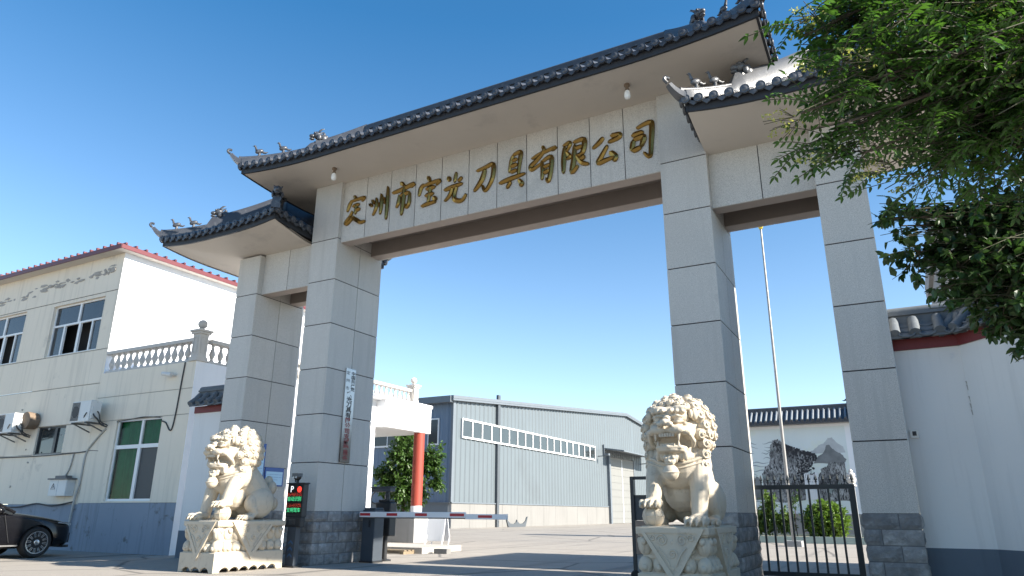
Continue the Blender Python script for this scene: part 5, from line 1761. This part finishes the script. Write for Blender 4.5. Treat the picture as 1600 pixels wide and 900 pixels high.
# ------------------------------------------------------------------ parked car (local frame: +x forward, origin under the front axle centre line)
def parked_car(loc, rz):
    root = thing('parked_car', 'black saloon car parked nose-in against the grey-blue lower wall', 'car', loc, rz)
    WB = 2.87
    st = [  # x, half width, sill z, belt/hood z, crown z at centre
        (.93, .40, .34, .60, .62), (.88, .62, .26, .68, .70), (.78, .78, .22, .735, .76), (.60, .86, .20, .79, .82), (.30, .905, .19, .855, .89), (0, .92, .19, .90, .94),
        (-.35, .925, .19, .94, .99), (-.70, .925, .19, .965, 1.02), (-1.3, .925, .19, .975, 1.0), (-2.0, .925, .19, .985, 1.0), (-2.6, .92, .20, 1.0, 1.02), (-3.1, .91, .21, 1.02, 1.04), (-3.5, .88, .26, 1.03, 1.05), (-3.8, .80, .36, 1.0, 1.02), (-3.92, .62, .45, .92, .94)]
    n = 12
    vs, fs = [], []
    for (x, w, z0, z1, zc) in st:
        ring = [(-w * .80, z0), (-w * .97, z0 + .07), (-w, z0 + (z1 - z0) * .35), (-w * .995, z0 + (z1 - z0) * .62), (-w * .965, z1 - .06), (-w * .90, z1), (-w * .45, zc), (0, zc + .008), (w * .45, zc), (w * .90, z1), (w * .965, z1 - .06), (w * .995, z0 + (z1 - z0) * .62), (w, z0 + (z1 - z0) * .35), (w * .97, z0 + .07), (w * .80, z0)]
        vs += [(x, a, z) for a, z in ring]
    m = 15
    for i in range(len(st) - 1):
        for k in range(m):
            k2 = (k + 1) % m
            fs.append((i * m + k, i * m + k2, (i + 1) * m + k2, (i + 1) * m + k))
    fs.append(tuple(range(m))); fs.append(tuple((len(st) - 1) * m + k for k in reversed(range(m))))
    mb = MB(); mb.add(vs, fs)
    me = mb.mesh('tmp', [])
    bmx = bmesh.new(); bmx.from_mesh(me); bmesh.ops.recalc_face_normals(bmx, faces=bmx.faces); bmx.to_mesh(me); bmx.free()
    ob = bpy.data.objects.new('tmp', me); COL.objects.link(ob)
    s = ob.modifiers.new('s', 'SUBSURF'); s.levels = 2
    cutters = []
    for x in (0, -WB):
        for sy in (-1, 1):
            cb = MB(); cb.lathe([(.375, -.16), (.375, .16)], (x, sy * .90, .345), 36, 0, 'y')
            cm_ = cb.mesh('cut', [])
            bmx = bmesh.new(); bmx.from_mesh(cm_); bmesh.ops.recalc_face_normals(bmx, faces=bmx.faces); bmx.to_mesh(cm_); bmx.free()
            co = bpy.data.objects.new('cut', cm_); COL.objects.link(co); cutters.append(co)
            bo_ = ob.modifiers.new('b', 'BOOLEAN'); bo_.operation = 'DIFFERENCE'; bo_.object = co; bo_.solver = 'EXACT'
    dg = bpy.context.evaluated_depsgraph_get(); dg.update()
    out = bpy.data.meshes.new_from_object(ob.evaluated_get(dg))
    for o_ in cutters + [ob]: bpy.data.objects.remove(o_)
    out.materials.clear(); out.materials.append(MT['carpaint'])
    out.polygons.foreach_set('use_smooth', [True] * len(out.polygons)); out.set_sharp_from_angle(angle=R(40))
    body = bpy.data.objects.new('body', out); COL.objects.link(body); body.parent = root
    # cabin
    gst = [(-.62, .80, 1.0, .03), (-1.05, .76, 1.22, .12), (-1.45, .70, 1.40, .20), (-1.9, .68, 1.445, .22), (-2.4, .67, 1.44, .22), (-2.85, .67, 1.36, .2), (-3.25, .70, 1.16, .1), (-3.5, .74, 1.03, .03)]
    vs, fs = [], []
    for (x, w, z, r_) in gst:
        zb_ = .97
        vs += [(x, -.87, zb_), (x, -(w + (.87 - w) * .25), zb_ + (z - zb_) * .75), (x, -w * .9, z), (x, 0, z + .015), (x, w * .9, z), (x, (w + (.87 - w) * .25), zb_ + (z - zb_) * .75), (x, .87, zb_)]
    for i in range(len(gst) - 1):
        for k in range(6):
            fs.append((i * 7 + k, i * 7 + k + 1, (i + 1) * 7 + k + 1, (i + 1) * 7 + k))
    mb = MB(); mb.add(vs, fs)
    gl = mb.build('cabin_glass', 'carglass', root, smooth=50, local=True)
    mb = MB()
    for sy in (-1, 1):
        mb.tube(catmull([(-.55, sy * .82, .985), (-1.05, sy * .745, 1.235), (-1.5, sy * .665, 1.425), (-2.1, sy * .64, 1.465), (-2.7, sy * .645, 1.41), (-3.25, sy * .70, 1.18), (-3.5, sy * .76, 1.03)], 4), .035, 8)
        mb.bar((-1.95, sy * .875, .97), (-1.98, sy * .70, 1.43), .08, .03)
        mb.bar((-.9, sy * .885, .985), (-3.4, sy * .885, 1.02), .018, .018, 1)
    mb.grid(lambda u, v: (-1.48 - 1.2 * u, -.66 + 1.32 * v, 1.455 + .02 * math.sin(math.pi * v) - .04 * (2 * u - 1) ** 2 + .02), 8, 8)
    mb.build('roof_frame', ['carpaint', 'alloy'], root, smooth=45, local=True)
    for sy in (-1, 1):
        mb = MB(); mb.ell((-.98, sy * 1.02, 1.03), (.10, .11, .075), 12, 8); mb.bar((-.98, sy * .90, 1.0), (-.98, sy * 1.0, 1.02), .05, .04); mb.build('mirror', 'carpaint', root, smooth=60, local=True)
        mb = MB()
        mb.add([(.80, sy * .755, .70), (.60, sy * .868, .735), (.40, sy * .905, .755), (.42, sy * .900, .775), (.62, sy * .855, .775), (.82, sy * .725, .735)], [(0, 1, 2, 3, 4, 5)])
        mb.build('headlight', 'lamp_clear', root, local=True)
        for x in (0, -WB):
            wl = MB()
            c = (x, 0, .335)
            a_, b_ = (sy * .70, sy * .925) if sy > 0 else (-.925, -.70)
            o_ = sy * .925; i_ = sy * .70
            wl.lathe([(.235, o_ - sy * .01), (.25, o_), (.30, o_ + sy * .004), (.325, o_ - sy * .02), (.335, o_ - sy * .06), (.335, i_ + sy * .03), (.31, i_), (.235, i_)], c, 40, 0, 'y')
            w_ = wl.build('wheel', 'tyre', root, smooth=40, local=True)
            rm_ = MB()
            rm_.lathe([(.246, o_ - sy * .012), (.246, o_ - sy * .002), (.225, o_ - sy * .004), (.222, o_ - sy * .03), (.22, i_ + sy * .02)], c, 40, 0, 'y')
            for q in range(24):
                a = 2 * math.pi * q / 24 + (.06 if q % 2 else -.06)
                a2 = 2 * math.pi * q / 24
                p = (x + .055 * math.cos(a2), o_ - sy * .022, .335 + .055 * math.sin(a2)); p2 = (x + .232 * math.cos(a), o_ - sy * .012, .335 + .232 * math.sin(a))
                rm_.bar(p, p2, .013, .016, 0, up=(0, 1, 0))
            rm_.lathe([(.062, o_ - sy * .03), (.062, o_ - sy * .010), (.05, o_ - sy * .004), (.01, o_ - sy * .003)], c, 20, 0, 'y')
            rm_.build('rim', 'alloy', w_, smooth=35, local=True)
            br = MB(); br.lathe([(.215, o_ - sy * .06), (.215, o_ - sy * .10)], c, 24, 0, 'y'); br.build('brake_disc', 'grille', w_, local=True)
    mb = MB()
    mb.box(.80, .955, -.52, .52, .30, .52); mb.box(.66, .80, -.80, .80, .205, .26)
    mb.build('grille', 'black', root, local=True)
    mb = MB()
    for sy in (-1, 1):
        mb.bar((-.42, sy * .928, .28), (-2.45, sy * .928, .30), .012, .03, 0)
        mb.bar((-1.93, sy * .929, .35), (-1.93, sy * .929, .94), .008, .010, 1)
        mb.bar((-.62, sy * .929, .35), (-.80, sy * .929, .93), .008, .010, 1)
        mb.build('side_trim', ['grille', 'black'], root, local=True)
        mb = MB()
    return root
# near-side front wheel touches the ground at (-7.0, -1.46); the car points at the building
parked_car((-7.0 - .90, -1.46, 0), R(90))

# ------------------------------------------------------------------ plants
def rand_dir(rnd):
    while True:
        v = Vector((rnd.uniform(-1, 1), rnd.uniform(-1, 1), rnd.uniform(-1, 1)))
        if .05 < v.length < 1: return v.normalized()

def leaf_blade(mb, base, d, nrm, L, W, mi=0, curl=.12):
    """pointed folded leaf of six vertices"""
    side = d.cross(nrm)
    if side.length < 1e-4: side = d.orthogonal()
    side.normalize(); n2 = side.cross(d).normalized()
    vs = [base, base + d * L * .35 + side * W * .5 + n2 * W * .12, base + d * L * .40 - n2 * W * .02, base + d * L * .35 - side * W * .5 + n2 * W * .12,
          base + d * L * .75 + side * W * .33 + n2 * (W * .06 - L * curl * .4), base + d * L * .75 - side * W * .33 + n2 * (W * .06 - L * curl * .4), base + d * L - n2 * L * curl]
    mb.add(vs, [(0, 1, 2), (0, 2, 3), (1, 4, 6, 2), (3, 2, 6, 5)], mi)

def pinnate(mb, base, d, nrm, L, pairs, lw, rnd, stem):
    side = d.cross(nrm).normalized()
    down = Vector((0, 0, -1))
    pts = [base]
    p = base.copy(); dd = d.copy()
    for i in range(pairs):
        p = p + dd * (L / pairs)
        dd = (dd + down * .055).normalized()
        pts.append(p.copy())
        s_ = 1.0 - .35 * abs(i / pairs - .45)
        for sg in (-1, 1):
            ld = (side * sg * .86 + dd * .42 + down * .10 + Vector((rnd.gauss(0, .1), rnd.gauss(0, .1), rnd.gauss(0, .1)))).normalized()
            leaf_blade(mb, p, ld, nrm, lw * 2.5 * s_, lw * s_)
    leaf_blade(mb, p, dd, nrm, lw * 2.6, lw)
    stem.tube([pts[0], pts[len(pts) // 2], pts[-1]], .0022, 4, cap=False)

def limb(mb, a, b, r0, r1, rnd, sag=.12, n=7, k=8):
    a, b = Vector(a), Vector(b)
    L = (b - a).length
    pts, rs = [], []
    off = Vector((0, 0, 0))
    for i in range(n + 1):
        t = i / n
        off = off + Vector((rnd.gauss(0, .022), rnd.gauss(0, .022), rnd.gauss(0, .022))) * L * (1 if 0 < i < n else 0)
        pts.append(a.lerp(b, t) + off * (1 - t) * 2 * t + Vector((0, 0, sag * L * math.sin(math.pi * t))))
        rs.append(r0 + (r1 - r0) * t)
    mb.tube(pts, rs, k)
    return pts

def tree_pinnate(root, trunk_pts, trunk_r, blobs, seed):
    rnd = random.Random(seed)
    tr = MB(); tr.tube(catmull(trunk_pts, 4), [trunk_r[0] + (trunk_r[1] - trunk_r[0]) * i / (4 * (len(trunk_pts) - 1)) for i in range(4 * (len(trunk_pts) - 1) + 1)], 14)
    lf, st, fl = MB(), MB(), MB()
    for (c, rad, nl, fork, flowers) in blobs:
        c = Vector(c)
        f0 = Vector(fork)
        tw = limb(tr, f0, c, .022, .006, rnd, .07)
        ntw = max(3, int(nl / 6))
        for i in range(ntw):
            s_ = tw[rnd.randint(3, 7)]
            e_ = c + rand_dir(rnd) * rad * (rnd.random() ** .4)
            tp = limb(st, s_, e_, .006, .0025, rnd, .05, 5, 5)
            out = (e_ - f0).normalized()
            for q in range(rnd.randint(8, 12)):
                b_ = tp[rnd.randint(1, 5)] + Vector((rnd.gauss(0, .015), rnd.gauss(0, .015), rnd.gauss(0, .015)))
                d = (out * .55 + rand_dir(rnd) * .95); d.z = d.z * .55 - .12
                d.normalize()
                nrm = (Vector((0, 0, 1)) + rand_dir(rnd) * .55).normalized()
                pinnate(lf, b_, d, nrm, rnd.uniform(.15, .25), rnd.randint(5, 7), rnd.uniform(.016, .023), rnd, st)
        for i in range(flowers):
            b_ = c + rand_dir(rnd) * rad * .85
            d = ((b_ - f0).normalized() + rand_dir(rnd) * .5).normalized()
            for q in range(55):
                t = rnd.random()
                p = b_ + d * .16 * t + rand_dir(rnd) * .045 * (1.1 - t)
                leaf_blade(fl, p, rand_dir(rnd), rand_dir(rnd), .014, .009)
            for q in range(5):
                st.tube([b_, b_ + d * .1 + rand_dir(rnd) * .05], .0016, 4)
    tr.build('trunk', 'bark', root, smooth=60)
    cr = lf.build('crown', 'leaf_a', root, fix=False)
    st.build('twigs', 'twig', cr)
    fl.build('flower_panicles', 'flower', cr, fix=False)

t = thing('pagoda_tree', 'large leafy tree with feathery compound leaves overhanging the top right corner', 'tree', (13.6, -6.4, 0))
T1 = Vector((13.35, -6.7, 3.2)); T2 = Vector((13.2, -6.9, 4.4))
bl_ = [  # centre, radius, leaves, fork, flower clusters
    ((11.20, -7.85, 3.05), .34, 90, T1, 1), ((11.45, -7.60, 2.92), .36, 100, T1, 1), ((10.86, -7.98, 2.98), .26, 60, T1, 1), ((11.02, -7.80, 3.36), .30, 75, T2, 0),
    ((10.72, -8.06, 2.93), .17, 28, T1, 1), ((10.66, -8.06, 2.75), .17, 24, T1, 1), ((11.02, -7.70, 2.74), .26, 52, T1, 2), ((11.46, -7.45, 3.42), .42, 120, T2, 1), ((10.80, -7.90, 3.40), .20, 30, T2, 0),
    ((10.74, -7.86, 3.18), .16, 18, T2, 0), ((11.30, -7.40, 2.72), .32, 75, T1, 1), ((11.70, -7.30, 3.0), .42, 100, T1, 0), ((11.14, -7.30, 3.15), .36, 90, T1, 1), ((10.93, -7.45, 2.78), .20, 30, T1, 1),
    ((12.1, -7.2, 3.5), .6, 110, T1, 0), ((12.3, -7.8, 3.2), .6, 90, T1, 0), ((12.6, -6.6, 4.0), .8, 150, T2, 0), ((13.6, -6.2, 4.8), .9, 170, T2, 0), ((12.6, -7.4, 4.6), .8, 140, T2, 0), ((11.6, -7.7, 4.2), .6, 90, T2, 0), ((13.9, -7.4, 4.2), .8, 120, T2, 0), ((14.3, -6.0, 3.9), .7, 100, T1, 0),
    ((11.35, -7.75, 3.35), .36, 80, T2, 0), ((11.62, -7.5, 3.7), .4, 80, T2, 1), ((11.25, -7.65, 2.85), .28, 70, T1, 1), ((11.5, -7.35, 2.62), .3, 60, T1, 1),
    ((10.58, -8.08, 3.26), .12, 14, T2, 1), ((10.52, -8.16, 2.80), .10, 12, T1, 2), ((10.66, -8.10, 3.02), .13, 18, T1, 0), ((10.68, -8.02, 3.30), .2, 34, T2, 1), ((10.75, -7.88, 2.67), .14, 20, T1, 1), ((10.66, -8.0, 2.74), .12, 14, T1, 0), ((10.9, -8.0, 3.2), .24, 50, T2, 0),
    ((13.7, -3.2, 4.6), .8, 120, T2, 0), ((13.9, -2.0, 4.5), .8, 130, T2, 0), ((13.9, -1.6, 3.9), .6, 90, T2, 0), ((13.6, -2.6, 3.7), .6, 80, T2, 0)]  # unseen foliage added on this side to shade the right lion
tree_pinnate(t, [(13.6, -6.4, 0), (13.55, -6.45, 1.2), (13.45, -6.55, 2.3), T1, T2, (13.2, -6.8, 5.2)], (.16, .05), bl_, 31)

def tree_broad(root, trunk_pts, trunk_r, blobs, leaf, mat, seed, per=9, dens=1.0, droop=.25, surf=.38):
    rnd = random.Random(seed)
    tr = MB(); n = 4 * (len(trunk_pts) - 1) + 1
    tr.tube(catmull(trunk_pts, 4), [trunk_r[0] + (trunk_r[1] - trunk_r[0]) * i / (n - 1) for i in range(n)], 12)
    lf, st = MB(), MB()
    for (c, rad, nt_, fork) in blobs:
        c, f0 = Vector(c), Vector(fork)
        tw = limb(tr, f0, c, max(.008, trunk_r[1] * .6), max(.004, trunk_r[1] * .15), rnd, .05)
        rv = Vector(rad) if isinstance(rad, tuple) else Vector((rad, rad, rad))
        for i in range(int(nt_ * dens)):
            s_ = tw[rnd.randint(3, 7)]
            dr = rand_dir(rnd); f_ = rnd.random() ** surf
            e_ = c + Vector((dr.x * rv.x, dr.y * rv.y, dr.z * rv.z)) * f_
            tp = limb(st, s_, e_, .005, .002, rnd, .04, 5, 4)
            ax = (tp[-1] - tp[-2]).normalized()
            for q in range(per):
                u = .35 + .65 * rnd.random()
                k = min(4, int(u * 5)); b_ = tp[k].lerp(tp[k + 1], u * 5 - k)
                d = (ax * .5 + rand_dir(rnd)).normalized(); d.z -= droop; d.normalize()
                nrm = (Vector((0, 0, 1)) + rand_dir(rnd) * .7).normalized()
                s2 = rnd.uniform(.75, 1.2)
                leaf_blade(lf, b_, d, nrm, leaf[0] * s2, leaf[1] * s2)
    tr.build('trunk', 'bark', root, smooth=60)
    cr = lf.build('crown', mat, root, fix=False)
    st.build('twigs', 'twig', cr)

t = thing('broadleaf_tree', 'dark small-leaved tree in front of the tiled wall below the feathery tree', 'tree', (13.3, -5.4, 0))
F1 = Vector((12.9, -5.6, 1.9)); F2 = Vector((12.8, -5.7, 2.6))
bb = [((10.98, -6.52, 2.58), .24, 26, F2), ((11.18, -6.50, 2.46), .27, 36, F2), ((11.38, -6.46, 2.26), .27, 38, F1), ((11.38, -6.38, 2.62), .30, 40, F2), ((10.90, -6.60, 2.74), .15, 10, F2), ((10.80, -6.72, 2.76), .11, 6, F2),
      ((11.62, -6.30, 2.40), .34, 50, F1), ((11.66, -6.30, 2.90), .32, 44, F2), ((11.22, -6.40, 2.86), .22, 22, F2), ((11.95, -6.2, 2.2), .4, 50, F1), ((12.1, -6.0, 2.8), .5, 60, F2), ((12.6, -5.6, 3.2), .6, 70, F2), ((13.2, -5.2, 3.0), .6, 60, F2), ((13.4, -5.8, 2.4), .6, 50, F1), ((11.05, -6.55, 2.34), .16, 12, F1), ((11.34, -6.27, 2.15), .17, 20, F1), ((11.48, -6.24, 2.05), .18, 22, F1), ((11.24, -6.32, 2.28), .18, 18, F1), ((11.30, -6.42, 2.45), .3, 34, F2), ((11.5, -6.3, 2.62), .3, 36, F2)]
tree_broad(t, [(13.3, -5.4, 0), (13.15, -5.45, .9), F1, F2, (12.7, -5.6, 3.2)], (.09, .03), bb, (.066, .038), 'leaf_b', 44, 10, 1.5)

# yard and porch planting
t = thing('porch_tree', 'bushy young green tree growing behind the planter and the red column', 'tree', (-7.0, 12.3, 0))
tree_broad(t, [(-7.0, 12.3, 0), (-6.95, 12.3, 1.5), (-6.9, 12.3, 2.2), (-6.9, 12.3, 3.4)], (.07, .02),
           [((-6.9, 12.3, 2.0), (1.3, .9, 1.1), 190, (-6.95, 12.3, 1.5)), ((-7.0, 12.3, 3.2), (.95, .8, .9), 110, (-6.9, 12.3, 2.2)), ((-7.1, 12.3, 4.0), (.5, .5, .5), 34, (-6.9, 12.3, 3.0)), ((-5.7, 12.5, 3.0), (.55, .5, 1.0), 42, (-6.9, 12.3, 1.9)), ((-5.35, 12.5, 2.2), (.4, .4, .5), 14, (-6.9, 12.3, 1.7)), ((-7.9, 12.2, 2.4), (.6, .6, .8), 46, (-6.95, 12.3, 1.6))],
           (.17, .09), 'leaf_pot', 9, 11, 1.8)
t = thing('round_shrub', 'dense clipped round yellow-green shrub in front of the mural', 'shrub', (7.75, 19.6, .17))
tree_broad(t, [(7.75, 19.6, .15), (7.75, 19.6, .5), (7.75, 19.6, .8)], (.05, .03), [((7.75, 19.6, .80), (.93, .9, .80), 560, (7.75, 19.6, .5))], (.115, .07), 'leaf_hedge', 17, 11, 1.9, .05, .22)
t = thing('leafy_shrub', 'loose leafy green shrub to the left of the clipped shrub, behind the flagpole', 'shrub', (5.9, 19.4, .17))
tree_broad(t, [(5.9, 19.4, .15), (5.9, 19.4, .5), (5.92, 19.4, .9)], (.05, .03), [((5.6, 19.4, .85), (.6, .5, .65), 90, (5.9, 19.4, .5)), ((6.3, 19.4, .75), (.5, .5, .55), 70, (5.9, 19.4, .5)), ((5.7, 19.4, 1.5), (.4, .4, .5), 34, (5.9, 19.4, .8)), ((5.2, 19.3, .5), (.35, .35, .35), 24, (5.9, 19.4, .4))], (.13, .075), 'leaf_shrub', 23, 11, 1.6)
t = thing('sapling', 'slender young sapling with sparse leaves between the two shrubs', 'sapling', (6.75, 19.0, .17))
tree_broad(t, [(6.75, 19.0, .15), (6.72, 19.0, .7), (6.78, 19.0, 1.3)], (.02, .012), [((6.72, 19.0, 1.5), (.3, .3, .35), 18, (6.74, 19.0, .9)), ((6.9, 19.0, 1.75), (.2, .2, .25), 9, (6.76, 19.0, 1.2))], (.09, .05), 'leaf_pot', 29, 7)
